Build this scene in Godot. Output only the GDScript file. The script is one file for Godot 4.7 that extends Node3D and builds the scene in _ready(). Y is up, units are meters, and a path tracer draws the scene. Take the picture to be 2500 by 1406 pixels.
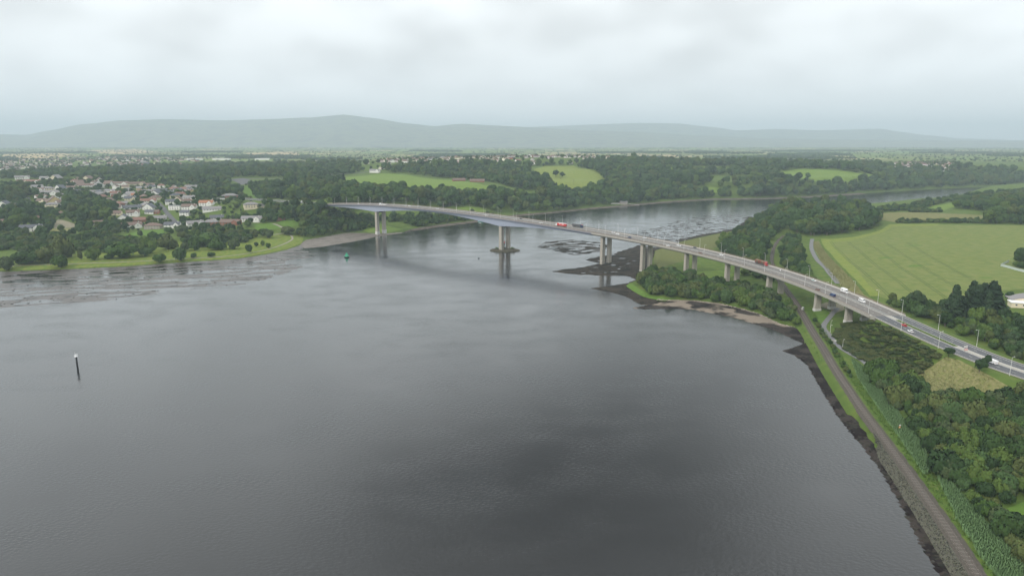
extends Node3D
# a tidal river with a long road bridge, seen from a drone: y up, metres, the camera at x = z = 0
const WATER_EDGE := [-2200.0,300.0,-2200.0,-560.0,-1000.0,-655.0,-539.3,-674.0,-519.4,-680.5,-483.9,-689.5,-447.5,-698.7,-411.5,-710.5,-376.7,-727.8,-340.4,-745.8,-309.3,-759.3,-288.0,-790.5,-274.9,-824.4,-269.6,-864.6,-276.3,-905.0,-258.0,-940.9,-241.1,-979.7,-211.8,-975.2,-181.6,-970.8,-158.7,-993.3,-149.1,-1031.4,-122.6,-1072.6,-93.1,-1105.6,-61.7,-1140.7,-24.9,-1184.4,10.4,-1238.6,61.1,-1275.0,155.0,-1362.9,221.6,-1425.3,254.7,-1444.2,325.2,-1503.9,465.4,-1591.4,583.5,-1603.1,732.3,-1663.9,913.9,-1771.3,1208.2,-1943.4,1417.9,-2033.0,1598.1,-2151.9,1724.6,-2216.7,1555.2,-1996.2,1420.6,-1909.7,1307.7,-1845.7,1133.8,-1729.5,971.3,-1579.9,836.5,-1473.4,750.1,-1425.3,623.3,-1389.0,517.5,-1329.6,482.1,-1297.8,427.6,-1197.5,363.9,-1056.8,340.1,-1016.8,282.2,-962.1,224.7,-897.4,192.5,-847.4,173.8,-821.2,154.1,-740.6,138.4,-687.2,122.3,-644.8,109.2,-625.4,103.5,-616.1,106.6,-588.1,111.7,-567.1,121.3,-554.9,133.0,-553.4,152.6,-550.4,170.0,-540.3,178.8,-526.4,188.6,-508.0,193.3,-479.3,201.3,-466.0,201.4,-454.4,191.4,-419.2,183.7,-389.6,173.6,-346.8,164.0,-301.1,159.3,-274.0,156.4,-257.2,151.7,-235.4,146.0,-211.5,142.6,-197.2,139.8,-185.4,92.0,-120.0,70.0,0.0,60.0,300.0]
const LAND_POINTS := [-570.0,-818.1,4.0,-429.6,-834.6,4.0,-328.5,-834.6,4.0,-303.3,-913.6,6.0,-546.8,-955.5,9.0,-441.0,-977.0,11.0,-395.4,-1012.9,17.0,-718.4,-1040.9,17.0,-637.7,-1121.9,25.0,-585.3,-1226.4,32.0,-429.9,-1106.9,33.0,-359.0,-1012.5,14.0,-295.2,-1028.1,35.0,-310.5,-994.9,22.0,-237.0,-1009.8,7.0,-191.8,-994.9,4.0,-157.3,-1046.1,7.0,-102.0,-1133.8,11.0,-70.3,-1175.3,20.0,-182.6,-1224.2,30.0,-249.3,-1194.1,36.0,0.0,-1258.0,22.0,129.9,-1451.7,14.0,223.5,-1498.9,12.0,332.2,-1593.4,14.0,-131.9,-1481.3,44.0,-316.5,-1523.9,46.0,145.5,-1634.2,38.0,171.7,-1936.0,55.0,-300.8,-2038.7,70.0,-127.9,-2168.0,75.0,65.2,-2212.5,79.0,338.8,-2299.3,77.0,545.5,-2311.4,66.0,-576.6,-1769.9,48.0,-1032.4,-1834.6,45.0,-1080.1,-1515.7,42.0,-1632.4,-2911.7,46.0,455.5,-1705.3,34.0,605.6,-2278.5,55.0,658.0,-1705.3,34.0,846.5,-1784.7,40.0,885.1,-1996.1,55.0,1394.7,-2361.9,55.0,1141.2,-1923.0,24.0,1386.7,-2031.9,18.0,1710.9,-2519.4,50.0,179.2,-264.0,4.0,170.2,-214.9,4.5,224.9,-280.1,6.0,180.7,-201.4,5.0,196.7,-345.8,5.0,205.7,-406.1,4.6,229.4,-487.6,4.6,189.0,-558.9,4.0,150.0,-612.3,3.5,198.1,-723.5,3.0,262.9,-869.4,3.0,320.8,-814.8,6.0,344.0,-950.7,5.0,401.9,-939.7,11.0,511.9,-1066.0,13.0,317.2,-695.0,8.0,316.2,-639.7,9.0,320.2,-580.8,10.0,420.5,-729.1,11.0,504.7,-722.9,12.0,399.2,-527.8,11.0,602.5,-953.6,15.0,699.6,-969.5,16.0,668.2,-1061.0,18.0,789.9,-1258.1,16.0,818.2,-1139.0,20.0,689.0,-1279.0,8.0,1028.1,-1498.9,12.0,296.3,-455.3,10.0,311.3,-405.7,10.0,278.7,-354.2,9.0,384.6,-426.9,12.0,-6000.0,-6000.0,40.0,0.0,-6500.0,42.0,5000.0,-6000.0,45.0,-4000.0,-9000.0,45.0,3000.0,-9000.0,45.0,-2500.0,-3500.0,42.0,3500.0,-3500.0,50.0,-2500.0,-5000.0,40.0,1500.0,-5000.0,45.0,-1500.0,-1500.0,35.0,-1800.0,-1000.0,20.0]
const RAIL_LINE := [130.3,-140.0,137.1,-171.8,139.4,-182.4,143.6,-198.3,147.9,-215.2,151.3,-229.6,155.3,-246.5,159.5,-265.4,164.0,-285.3,168.6,-307.1,175.6,-335.7,184.2,-370.4,195.2,-410.8,205.1,-448.6,217.4,-493.6,228.4,-534.7,239.8,-583.0,251.4,-630.3,266.7,-683.4,287.8,-745.7,315.1,-813.5,345.5,-879.3,375.1,-934.7]
const ROAD_LINE := [-454.95,37.6,-1138.34,-438.18,37.6,-1128.45,-421.41,37.6,-1118.55,-404.64,37.6,-1108.66,-387.86,37.6,-1098.76,-371.09,37.6,-1088.86,-354.32,37.6,-1078.97,-337.55,37.6,-1069.07,-320.78,37.6,-1059.18,-304.01,37.6,-1049.28,-287.17,36.61,-1039.35,-270.17,37.95,-1029.04,-253.13,39.11,-1018.14,-236.22,40.11,-1006.77,-219.51,40.95,-994.99,-203.03,41.63,-982.88,-186.8,42.17,-970.51,-170.83,42.57,-957.93,-155.09,42.84,-945.2,-139.56,42.99,-932.38,-124.19,43.01,-919.49,-108.95,42.93,-906.59,-93.8,42.74,-893.69,-78.69,42.45,-880.81,-63.58,42.07,-867.96,-48.44,41.6,-855.14,-33.25,41.05,-842.36,-18.0,40.43,-829.59,-2.67,39.74,-816.81,12.73,38.99,-804.01,28.18,38.18,-791.15,43.65,37.32,-778.19,59.09,36.41,-765.1,74.46,35.47,-751.82,89.7,34.49,-738.31,104.71,33.48,-724.53,119.43,32.45,-710.41,133.76,31.4,-695.9,147.6,30.33,-680.95,160.86,29.26,-665.53,173.43,28.18,-649.57,185.21,27.11,-633.05,196.1,26.04,-615.94,206.03,24.98,-598.24,214.93,23.93,-579.93,222.74,22.91,-561.06,229.44,21.9,-541.65,235.06,20.93,-521.78,239.63,19.99,-501.51,243.27,19.08,-480.95,246.11,18.21,-460.22,248.35,17.39,-439.48,250.25,16.62,-418.91,252.12,15.89,-398.73,254.33,15.23,-379.21,257.29,14.62,-360.68,261.49,14.07,-343.44,267.51,13.58,-326.93,274.09,13.1,-309.97,280.73,12.62,-292.89,287.36,12.15,-275.8,293.99,11.67,-258.72,300.63,11.19,-241.63]
const PIERS := [119.0,352.0,495.5,546.0,599.0,648.0,698.0,755.5,791.0]
const VEHICLES := [["campervan","white",765.5,7.4,"white campervan with an overhanging cab in the far carriageway"],["minibus","white",790.0,5.2,"white minibus following the campervan down the bridge"],["van","white",914.0,0.0,"white panel van on the road at the right edge, beside the grassy reserve"],["estate","white_green",731.5,6.9,"white estate car with green stripes behind the campervan"],["log_lorry","red",673.0,6.9,"red log lorry loaded with timber on the bridge"],["motorcycle","white",698.5,3.4,"small white motorcycle ahead of the red log lorry"],["hatchback","white",631.0,5.4,"white car in the middle of the far lanes behind the log lorry"],["hatchback","grey",597.5,10.3,"dark grey car in the far lanes above the marsh"],["hatchback","white",581.5,5.2,"white car next to the dark grey car, above the marsh edge"],["hatchback","pale",537.5,8.5,"white car with dark windows above the fourth pier"],["hatchback","white",507.0,5.5,"white car just past the end of the steel span"],["hatchback","white",498.5,11.5,"white car overtaken just past the end of the steel span"],["cab_lorry","blue",452.5,12.5,"dark blue lorry with a red topped front climbing towards the camera"],["lorry","red",437.5,-3.6,"red articulated lorry with a white roof and white cab on the steel span"],["hatchback","bronze",615.5,-5.9,"low dark bronze car in the near lanes behind a white car"],["hatchback","white",577.0,-6.2,"white car in the near lanes beside the fifth lamp post"],["hatchback","blue",527.0,-3.7,"blue car in the near lanes between the third and fourth piers"],["hatchback","silver",375.0,-6.6,"silver car at the crest of the main span side"],["hatchback","black",374.5,4.0,"black car beside the silver car on the steel span"],["hatchback","white",409.5,-0.1,"white car ahead of the red articulated lorry"],["hatchback","white",325.5,-4.0,"white car on the steel span left of the island pier"],["hatchback","white",230.5,5.5,"white car halfway along the main span"],["hatchback","silver",191.5,8.2,"silver car right of the first pier, nearer the middle"],["estate","white",175.0,3.0,"white estate car right of the first pier"],["hatchback","silver",166.5,4.7,"silver car right of the first pier, bumper to bumper"],["lorry_flat","white",134.0,-7.9,"long low white trailer lorry above the first pier"],["hatchback","white",79.5,-4.4,"white car left of the first pier"],["hatchback","white",-15.5,14.4,"white car near the far end of the bridge"],["van","white",-49.5,9.2,"white van on the far approach beyond the bridge"],["hatchback","bronze",756.0,-9.2,"copper brown car in the near lanes behind the blue van"],["van","blue",773.5,-6.2,"dark blue van in the near lanes below the campervan"],["hatchback","red",843.5,-4.8,"red car in the near lanes beside the central reserve"],["estate","white",855.5,-7.5,"white car following the red car in the near lanes"]]
const FIELDS := [["pasture","grass",[-391.1,-1515.0,-398.7,-1681.3,-331.9,-1779.4,-258.8,-1747.1,-128.9,-1551.9,-59.8,-1436.3,-8.7,-1463.5,76.7,-1513.8,24.3,-1359.7,-80.0,-1341.0,-160.8,-1349.3,-246.4,-1380.4,-307.4,-1397.2,-344.4,-1413.3]],["pasture","yellowgrass",[52.6,-1774.1,62.9,-1934.6,96.2,-2034.4,183.1,-2066.0,239.0,-1750.8,201.8,-1577.9,135.8,-1519.0,101.5,-1551.5,84.9,-1682.3]],["pasture","grass",[409.5,-2037.5,602.6,-2081.0,791.7,-2092.9,743.1,-1994.3,532.0,-1998.2,427.0,-2005.2]],["pasture","grass",[741.2,-1926.3,821.7,-1957.0,891.8,-1907.8,955.8,-1876.5,1109.6,-2045.5,982.5,-1860.6,872.9,-1792.8,762.9,-1736.8,705.3,-1815.7]],["pasture","grass",[421.7,-1609.5,471.7,-1635.7,514.7,-1632.1,471.9,-1615.8]],["crop_field","crop",[390.7,-845.6,431.6,-860.8,504.7,-920.4,537.7,-963.0,602.6,-963.2,674.7,-950.4,767.9,-931.2,636.7,-675.0,499.0,-561.1,422.8,-551.2,394.7,-540.0,361.4,-501.0,326.1,-489.1,298.0,-508.9,293.1,-529.1,308.9,-581.0,331.7,-655.4,356.4,-743.2]],["field_margin","yellowgrass",[394.4,-864.7,405.1,-859.4,378.4,-790.4,342.9,-674.0,308.9,-581.0,294.2,-531.4,287.0,-533.1,308.7,-604.4,338.4,-699.6,369.3,-796.6]],["field_margin","yellowgrass",[405.1,-859.4,434.6,-866.9,498.6,-919.2,537.1,-968.4,605.5,-968.1,593.8,-948.8,529.7,-946.3,498.0,-907.7,424.4,-845.8,397.0,-837.1]],["stubble_field","olive",[600.2,-1112.6,632.2,-1110.5,681.1,-1092.6,738.0,-1058.7,707.6,-1008.5,619.7,-991.4,559.8,-990.7,559.3,-1032.2]],["pasture","grass",[706.5,-1213.6,789.9,-1258.2,884.0,-1343.2,823.8,-1258.2,705.9,-1122.0,679.1,-1122.2]],["salt_marsh","marsh",[174.7,-820.8,221.2,-883.3,275.8,-940.0,331.0,-993.1,301.2,-906.8,259.2,-839.5,218.7,-774.6,181.0,-725.5,151.5,-690.3,155.0,-736.2]],["rough_grass","straw",[209.7,-349.2,228.3,-358.8,234.5,-358.9,239.4,-359.4,242.5,-352.8,244.1,-338.5,246.2,-324.4,248.9,-308.2,235.8,-311.2,226.1,-314.5,215.8,-323.5,211.0,-332.7]],["rough_grass","straw",[377.6,-849.4,386.7,-852.7,348.8,-746.2,318.3,-644.0,284.8,-538.6,284.6,-512.9,273.9,-510.4,275.9,-547.5,287.1,-597.6,319.3,-694.9,352.9,-786.6]],["meadow","meadow",[-542.7,-678.8,-538.5,-707.4,-510.8,-743.9,-480.6,-792.4,-446.4,-847.9,-409.2,-879.2,-353.9,-902.0,-341.6,-928.9,-286.3,-933.7,-271.7,-871.6,-276.4,-829.1,-289.2,-794.2,-310.4,-762.3,-341.4,-748.4,-377.9,-730.2,-412.7,-712.9,-448.8,-701.0,-485.3,-691.8]],["lawn","lawn",[-513.8,-895.9,-515.3,-944.9,-481.0,-941.6,-460.3,-902.6,-486.2,-889.7]],["lawn","lawn",[-367.1,-962.7,-342.3,-965.1,-319.8,-948.3,-350.0,-929.0]],["lawn","lawn",[-339.9,-971.7,-309.2,-971.1,-293.6,-966.6,-314.0,-947.8,-320.8,-951.7]],["lawn","lawn",[-605.5,-981.5,-593.3,-985.7,-580.4,-963.6,-593.3,-962.0]],["waste_ground","earth",[-638.2,-946.1,-618.6,-961.9,-633.6,-984.6,-670.8,-1006.2,-656.1,-976.0]],["rough_grass","straw",[-626.6,-917.9,-595.2,-924.2,-616.8,-959.0,-640.1,-942.1]],["lawn","lawn",[-564.6,-1437.6,-579.8,-1517.6,-484.7,-1290.4,-398.7,-1094.4,-429.8,-1134.2]],["pasture","grass",[-98.2,-1171.7,-78.9,-1199.7,-51.0,-1216.5,-43.4,-1205.8,-70.6,-1177.2]],["pasture","grass",[-243.8,-1026.0,-218.3,-1053.2,-196.6,-1037.6,-161.3,-1010.2,-179.4,-975.0,-206.6,-978.6]],["clearing","grass",[178.6,-664.8,208.9,-671.3,215.3,-640.6,194.0,-621.7,173.8,-631.2]],["bank_grass","lawn",[104.2,-613.7,110.1,-619.4,112.7,-592.3,118.5,-566.5,133.6,-556.5,132.9,-553.3,121.3,-554.8,111.7,-567.1,106.8,-587.5]],["reed_bed","reed",[202.1,-387.8,201.1,-372.4,191.0,-330.5,182.5,-296.8,176.2,-273.0,166.9,-249.0,160.7,-244.5,169.4,-276.6,179.9,-317.2,190.2,-355.9]],["reed_bed","reed",[165.5,-243.9,166.7,-235.8,162.1,-213.0,158.2,-193.8,154.4,-173.6,143.3,-171.4,145.4,-184.6,153.1,-212.3]],["reed_bed","reed",[204.7,-276.6,219.2,-284.7,235.7,-280.2,215.5,-253.7,201.9,-259.8]],["clearing","lawn",[171.0,-217.7,183.8,-223.5,188.5,-207.6,169.1,-186.4,167.5,-197.6]],["clearing","lawn",[230.7,-513.2,240.5,-512.7,242.8,-502.5,220.8,-469.3,221.6,-476.4]],["bare_ground","earth",[234.3,-516.6,249.8,-526.3,258.3,-517.1,253.1,-503.3,239.0,-491.5,237.5,-505.9]],["stubble_field","stubble",[-2679.1,-3635.5,-3617.2,-4946.0,-3567.0,-5459.5,-2748.4,-4464.9,-2464.5,-3635.0]],["stubble_field","stubble",[-4309.5,-7100.6,-4253.6,-7864.6,-3076.2,-6093.5,-2732.9,-4885.6,-3220.0,-5416.3]],["stubble_field","stubble",[-2097.7,-5399.8,-1901.3,-6096.8,-1194.6,-4014.0,-1401.0,-3995.2]],["stubble_field","stubble",[729.2,-4268.5,1015.9,-4422.9,1019.1,-3930.1,707.5,-3637.0]]]
const PATHS := [["shore_path","gravel",2.4,[-546.3,-694.7,-510.6,-704.3,-476.9,-711.9,-419.5,-725.6,-363.7,-747.7,-321.5,-767.1,-298.0,-805.5,-289.4,-853.9,-291.9,-897.8,-302.5,-926.4,-315.0,-932.5,-329.9,-910.8]],["cycle_path","path_tarmac",4.4,[384.7,-867.3,355.1,-800.5,324.1,-717.6,308.8,-663.1,291.4,-607.8,282.2,-577.9]],["cycle_path","path_tarmac",3.6,[250.3,-508.7,236.0,-488.7,222.8,-470.0,217.1,-457.8,214.2,-444.6,208.3,-419.8,207.4,-403.8,208.0,-386.1,206.8,-379.0]],["street","tarmac",7,[-601.6,-1163.8,-572.8,-1119.8,-544.1,-1074.5,-515.2,-1033.5,-486.2,-991.8]],["street","tarmac",6,[-905.8,-1281.4,-871.0,-1235.7,-811.0,-1150.3]],["street","tarmac",7,[-891.1,-1441.1,-828.2,-1419.9,-779.0,-1422.3,-748.2,-1387.9]],["junction","tarmac",34,[-645.5,-1612.2,-597.9,-1549.1,-581.7,-1517.9]],["road","tarmac",9,[-617.4,-1601.2,-562.7,-1607.9,-506.4,-1642.3,-440.6,-1771.1,-374.6,-1808.2]],["garden_path","gravel",2.5,[-337.1,-958.1,-319.5,-947.4]],["lane","gravel",3,[427.1,-1633.4,433.8,-1620.0]]]
const MUDS := [["wide",-0.125,0.26,2.0,[-422.8,-522.3,-408.4,-529.1,-379.9,-540.3,-343.4,-546.0,-322.8,-570.2,-295.5,-586.5,-271.9,-607.1,-247.6,-621.7,-236.7,-644.8,-227.1,-676.1,-221.5,-715.4,-244.5,-732.8,-251.3,-751.1,-234.8,-764.8,-213.6,-790.5,-250.5,-818.0,-268.5,-864.6,-274.9,-824.4,-288.0,-790.5,-309.3,-759.3,-340.4,-745.8,-376.7,-727.8,-411.5,-710.5,-447.5,-698.7,-483.9,-689.5,-519.4,-680.5,-539.3,-674.0]],["beach",0.1,0.08,2.0,[-269.6,-861.1,-257.3,-840.7,-242.2,-850.8,-211.7,-897.4,-186.3,-949.3,-158.0,-988.7,-182.4,-975.2,-212.7,-979.7,-242.2,-984.2,-259.1,-945.1,-277.5,-908.9,-271.7,-868.1]],["bank",0.1,0.1,2.5,[-158.0,-988.7,-145.2,-1012.0,-119.0,-1051.6,-89.9,-1083.4,-59.1,-1117.1,-23.0,-1159.0,11.6,-1210.9,62.4,-1252.9,156.2,-1337.8,217.7,-1389.0,254.1,-1416.1,318.8,-1473.4,455.6,-1557.4,571.2,-1568.6,716.3,-1626.9,892.6,-1729.5,897.0,-1771.3,732.3,-1663.9,583.5,-1603.1,465.4,-1591.4,325.2,-1503.9,254.7,-1444.2,155.0,-1362.9,61.1,-1275.0,10.4,-1238.6,-24.9,-1184.4,-61.7,-1140.7,-93.1,-1105.6,-122.6,-1072.6,-149.1,-1031.4]],["flat",-0.115,0.26,1.6,[29.9,-850.8,43.4,-897.4,83.1,-916.7,118.4,-889.9,125.1,-861.1,114.5,-821.2,91.9,-796.5,71.5,-784.6,49.8,-821.2]],["flat",-0.045,0.22,1.6,[37.8,-687.2,73.6,-710.5,95.9,-732.8,80.5,-756.5,121.8,-802.5,162.9,-868.1,184.4,-840.7,174.3,-821.2,154.1,-740.6,138.4,-687.2,121.6,-640.8,115.2,-661.2,93.0,-661.2,61.4,-669.6]],["flat",0.05,0.16,1.3,[70.4,-603.6,94.4,-616.1,114.9,-629.2,122.3,-644.8,109.2,-625.4,103.5,-616.1,106.6,-588.1,111.7,-567.1,121.3,-554.9,115.0,-538.8,105.0,-540.3,98.2,-570.2,86.7,-588.1]],["specks",-0.2,0.32,2.0,[165.5,-979.7,220.6,-1046.5,265.9,-1134.7,345.3,-1224.6,413.2,-1252.9,423.2,-1190.9,363.9,-1056.8,340.1,-1016.8,282.2,-962.1,224.7,-897.4,193.9,-916.7]],["shore",0.2,0.12,1.0,[96.4,-529.1,117.2,-543.1,133.3,-554.9,153.0,-551.9,170.4,-541.7,179.2,-527.7,189.0,-509.3,193.8,-480.4,201.8,-467.1,201.9,-455.5,191.8,-420.1,184.0,-390.4,173.9,-347.4,164.3,-301.6,159.6,-274.4,156.6,-257.6,151.8,-235.7,146.2,-211.7,142.7,-197.4,139.1,-183.0,130.5,-182.0,135.4,-201.8,144.1,-232.1,150.1,-256.5,154.7,-286.1,158.5,-312.0,168.5,-355.0,175.9,-385.8,176.7,-405.6,171.4,-414.9,185.8,-424.6,193.6,-431.9,189.6,-440.5,186.3,-460.7,179.8,-474.8,169.3,-496.9,157.5,-509.3,142.7,-525.0,126.8,-526.4,103.8,-525.0]]]
const WOODS := [["thicket","scrub",4.6,4.5,7.5,[199.2,-366.8,210.2,-366.7,208.0,-346.2,212.7,-321.8,223.4,-310.3,235.8,-311.2,250.9,-311.4,258.0,-277.1,224.3,-228.1,190.5,-210.1,185.8,-226.2,171.9,-219.0,165.9,-195.5,166.1,-182.5,155.8,-175.4,158.5,-196.0,164.2,-218.2,168.1,-245.5,177.1,-270.9,183.4,-296.7,192.0,-330.4]],["promontory","scrub",5.2,5,8,[115.7,-604.7,119.3,-628.9,134.7,-668.5,153.2,-678.5,168.0,-623.9,190.8,-610.6,214.6,-603.9,225.2,-582.5,220.0,-528.6,205.4,-473.1,201.4,-468.4,194.8,-483.3,189.9,-511.9,178.2,-534.9,153.2,-552.8,130.3,-556.7,117.5,-570.7]],["roadside","mixed",6,6,11,[283.9,-505.7,296.5,-506.2,312.5,-481.6,320.7,-466.8,338.9,-459.8,341.1,-432.2,345.2,-380.2,274.6,-302.2,272.7,-329.9,274.0,-351.8,285.6,-390.3,285.8,-421.3,284.6,-454.6,282.0,-480.2]],["pines","conifer",8,17,26,[307.7,-469.2,331.3,-478.6,344.1,-467.4,330.6,-444.0,308.3,-439.4,298.0,-444.7]],["railwood_river","wood",7,9,14,[242.0,-806.6,292.4,-896.2,331.8,-973.9,377.8,-1073.5,424.9,-1160.2,438.9,-1134.0,411.9,-1022.4,380.9,-950.7,341.2,-874.6,313.1,-816.1,285.6,-748.1,267.7,-697.2,244.8,-669.2,236.8,-720.5]],["railwood_path","wood",6.5,7,11,[275.2,-691.6,302.0,-767.6,331.1,-834.7,360.6,-884.6,370.9,-874.5,345.6,-808.0,304.4,-704.9,281.2,-636.2,265.2,-584.9,254.3,-593.1]],["under_bridge","scrub",5.5,5,8,[210.6,-650.5,241.8,-638.4,242.3,-618.5,247.7,-589.5,238.6,-539.8,228.3,-521.1,238.2,-570.0,236.6,-603.5]],["hump","wood",8,13,19,[374.2,-912.2,392.7,-878.9,436.6,-893.3,503.8,-945.4,549.1,-1015.3,583.3,-1092.8,584.4,-1204.8,502.1,-1180.7,467.4,-1237.8,404.3,-1034.3]],["riverside_right","wood",9,6,10,[663.6,-1245.2,736.3,-1268.7,836.7,-1334.1,968.1,-1475.2,1130.7,-1595.1,1263.3,-1620.6,1163.1,-1488.7,1048.3,-1476.6,889.6,-1354.3,782.4,-1258.3,658.6,-1133.4,600.2,-1112.6]],["farwood_right","wood",9,11,17,[670.6,-969.7,729.5,-1038.8,762.3,-1111.4,747.3,-1155.8,870.3,-1312.3,1017.8,-1433.0,1148.0,-1424.7,857.6,-984.2,737.9,-935.9,700.7,-954.8]],["hedge","scrub",4,3,5,[554.2,-980.4,620.1,-982.2,684.5,-964.6,701.8,-989.6,627.6,-994.5,562.8,-996.0]],["hedge","scrub",4,3,5,[645.3,-1107.9,692.0,-1099.6,705.9,-1122.0,668.3,-1147.8]],["fieldtrees","mixed",7,7,12,[486.3,-648.6,529.5,-696.9,570.0,-673.8,506.4,-595.6,480.3,-629.6]],["left_scrub","scrub",7.5,4.5,8,[-617.0,-776.0,-602.9,-795.4,-545.1,-795.5,-465.1,-774.1,-429.1,-794.9,-439.6,-834.5,-482.1,-866.8,-546.9,-897.1,-618.7,-907.4,-670.8,-889.1,-689.2,-871.0]],["left_scrub","scrub",7.5,4.5,8,[-414.7,-851.2,-368.1,-832.7,-338.3,-860.4,-339.3,-906.7,-361.5,-922.6,-410.0,-932.3,-432.5,-919.8,-435.8,-890.8]],["slope_wood","wood",7.5,8,14,[-347.2,-962.2,-389.0,-1063.9,-405.4,-1075.6,-356.2,-1064.5,-301.6,-1029.5,-275.3,-1021.3,-257.5,-1019.7,-223.0,-1000.4,-228.4,-970.8,-256.4,-943.6,-275.7,-908.7,-300.1,-938.7,-297.2,-958.9,-310.9,-967.3]],["under_wood","mixed",5.5,5,10,[-234.1,-1023.9,-223.6,-1064.0,-208.9,-1087.5,-166.1,-1107.3,-102.8,-1141.4,-56.6,-1180.4,-25.0,-1189.2,-61.7,-1141.9,-123.0,-1076.0,-149.9,-1037.0,-169.6,-1064.0,-204.0,-1060.6]],["under_wood","mixed",5.5,5,10,[-274.2,-1016.3,-255.4,-1065.3,-226.0,-1075.8,-205.7,-1069.8,-204.8,-1015.4,-225.6,-985.0,-247.1,-1000.3,-264.3,-1010.6]],["bank_wood","wood",11,13,22,[-283.4,-1053.5,-286.5,-1200.8,-240.5,-1345.9,-182.1,-1272.2,-133.6,-1318.0,-39.5,-1325.4,39.6,-1328.1,133.6,-1493.6,216.6,-1582.3,309.3,-1677.2,383.2,-1651.9,431.4,-1609.3,531.9,-1623.2,639.7,-1652.3,763.3,-1709.5,920.4,-1798.4,907.3,-1771.2,735.1,-1670.8,585.4,-1608.7,466.7,-1596.2,326.3,-1509.4,255.6,-1449.9,155.5,-1368.2,61.4,-1282.1,10.5,-1247.0,-36.5,-1218.6,-71.6,-1197.0,-140.9,-1177.4,-235.5,-1125.0]],["bank_wood2","wood",12,14,22,[766.7,-1718.2,928.5,-1816.9,1092.4,-1937.6,1257.0,-2017.2,1466.6,-2112.2,1736.6,-2234.4,1728.9,-2222.8,1419.6,-2041.2,1212.9,-1951.4,919.8,-1783.5]],["mid_wood","wood",12,13,21,[-330.0,-1798.2,-261.9,-1768.3,-150.4,-1690.0,-18.2,-1527.5,72.6,-1524.1,133.6,-1493.6,101.3,-1547.3,76.6,-1612.3,41.6,-1753.5,44.7,-1888.1,-57.0,-1929.3,-187.4,-1864.1,-271.6,-1837.4]],["mid_wood","wood",12,13,21,[217.2,-1587.2,250.2,-1756.4,161.8,-1822.3,168.1,-2031.5,366.3,-1998.2,403.8,-1948.8,538.9,-1935.8,477.5,-1639.6,423.7,-1618.1,346.2,-1662.0]],["mid_wood","wood",12,13,21,[467.5,-1638.9,543.7,-1664.8,671.7,-1741.3,748.0,-1725.2,870.6,-1787.2,996.5,-1865.2,1117.6,-2026.5,1097.2,-2104.9,1223.8,-2224.3,1371.3,-2207.6,1641.7,-2217.3,1625.4,-2191.1,1247.0,-1999.9,925.4,-1809.8,765.6,-1715.5,641.5,-1657.6,523.7,-1628.8]],["mid_wood","wood",12,13,21,[-495.8,-1364.5,-484.6,-1482.7,-410.6,-1537.6,-349.9,-1401.3,-284.5,-1365.5,-293.2,-1229.4,-342.9,-1171.5,-404.3,-1209.2,-443.7,-1239.1]],["mid_wood","wood",15,10,20,[280.9,-2067.0,900.6,-2345.8,1230.2,-2313.6,1233.1,-2217.1,977.6,-1874.9,752.1,-1736.0,707.5,-1836.0,557.2,-1919.3,403.8,-1948.8,258.9,-1902.9]],["suburb_wood","mixed",13,6,12,[-1024.1,-1628.4,-937.8,-1719.6,-739.6,-1618.9,-694.2,-1517.0,-864.6,-1532.2,-958.0,-1536.7]],["suburb_wood","mixed",10,6,13,[-578.6,-1440.4,-581.7,-1505.8,-548.0,-1538.0,-482.8,-1450.0,-457.1,-1299.2,-404.2,-1110.0,-506.0,-1326.6]],["ridge_wood","wood",13,11,17,[-832.4,-1712.2,-799.6,-1849.3,-709.9,-1903.6,-604.3,-1926.7,-446.1,-1885.0,-377.6,-1823.1,-439.2,-1723.5,-507.3,-1613.7,-614.9,-1646.2,-648.7,-1584.2,-612.1,-1491.9,-675.6,-1515.7,-754.1,-1567.7]],["ridge_wood","wood",13,11,17,[-377.6,-1823.1,-277.3,-1877.5,-58.7,-1988.3,184.9,-2087.2,615.9,-2317.8,998.1,-2601.0,1268.6,-2387.0,1211.8,-2277.9,866.3,-2255.7,428.0,-2070.0,183.6,-2071.7,59.4,-2010.0,-112.7,-1905.8,-271.6,-1837.4]],["back_wood","wood",16,10,16,[-1455.5,-1965.8,-1290.8,-2077.2,-1214.9,-2418.0,-1070.6,-2626.8,-595.0,-2239.2,-390.6,-1888.2,-434.4,-1883.0,-647.1,-1988.7,-848.2,-1910.0,-847.6,-1743.9,-1059.9,-1702.7,-1187.7,-1601.0]],["suburb","mixed",10,4,10,[-685.3,-909.4,-1072.1,-1443.5,-995.3,-1597.3,-721.9,-1518.4,-598.5,-1457.8,-398.7,-1094.4,-317.0,-958.5,-364.8,-931.7,-429.4,-912.8,-513.8,-895.9,-602.6,-908.0]],["suburb_wood","wood",9,9,15,[-775.9,-985.6,-779.7,-1039.3,-805.8,-1130.8,-747.8,-1094.3,-642.7,-953.1,-618.7,-907.4,-643.6,-896.0,-696.7,-881.1]],["suburb_wood","wood",9,10,16,[-780.4,-1186.6,-821.4,-1311.6,-690.9,-1161.3,-614.4,-1068.4,-593.6,-1018.3,-534.2,-932.8,-562.4,-933.0,-602.1,-951.8,-632.7,-987.9,-712.2,-1090.1]],["suburb_wood","wood",9,9,15,[-975.9,-1310.7,-967.9,-1367.2,-889.5,-1296.9,-884.6,-1244.8,-906.9,-1214.1]],["suburb_wood","wood",9,9,15,[-629.7,-1372.9,-598.5,-1457.8,-497.4,-1263.5,-509.9,-1238.6,-552.7,-1202.8]],["suburb_wood","wood",9,9,15,[-398.2,-1053.7,-374.5,-1058.8,-331.0,-958.9,-347.2,-962.2,-375.7,-1025.5]]]
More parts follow.
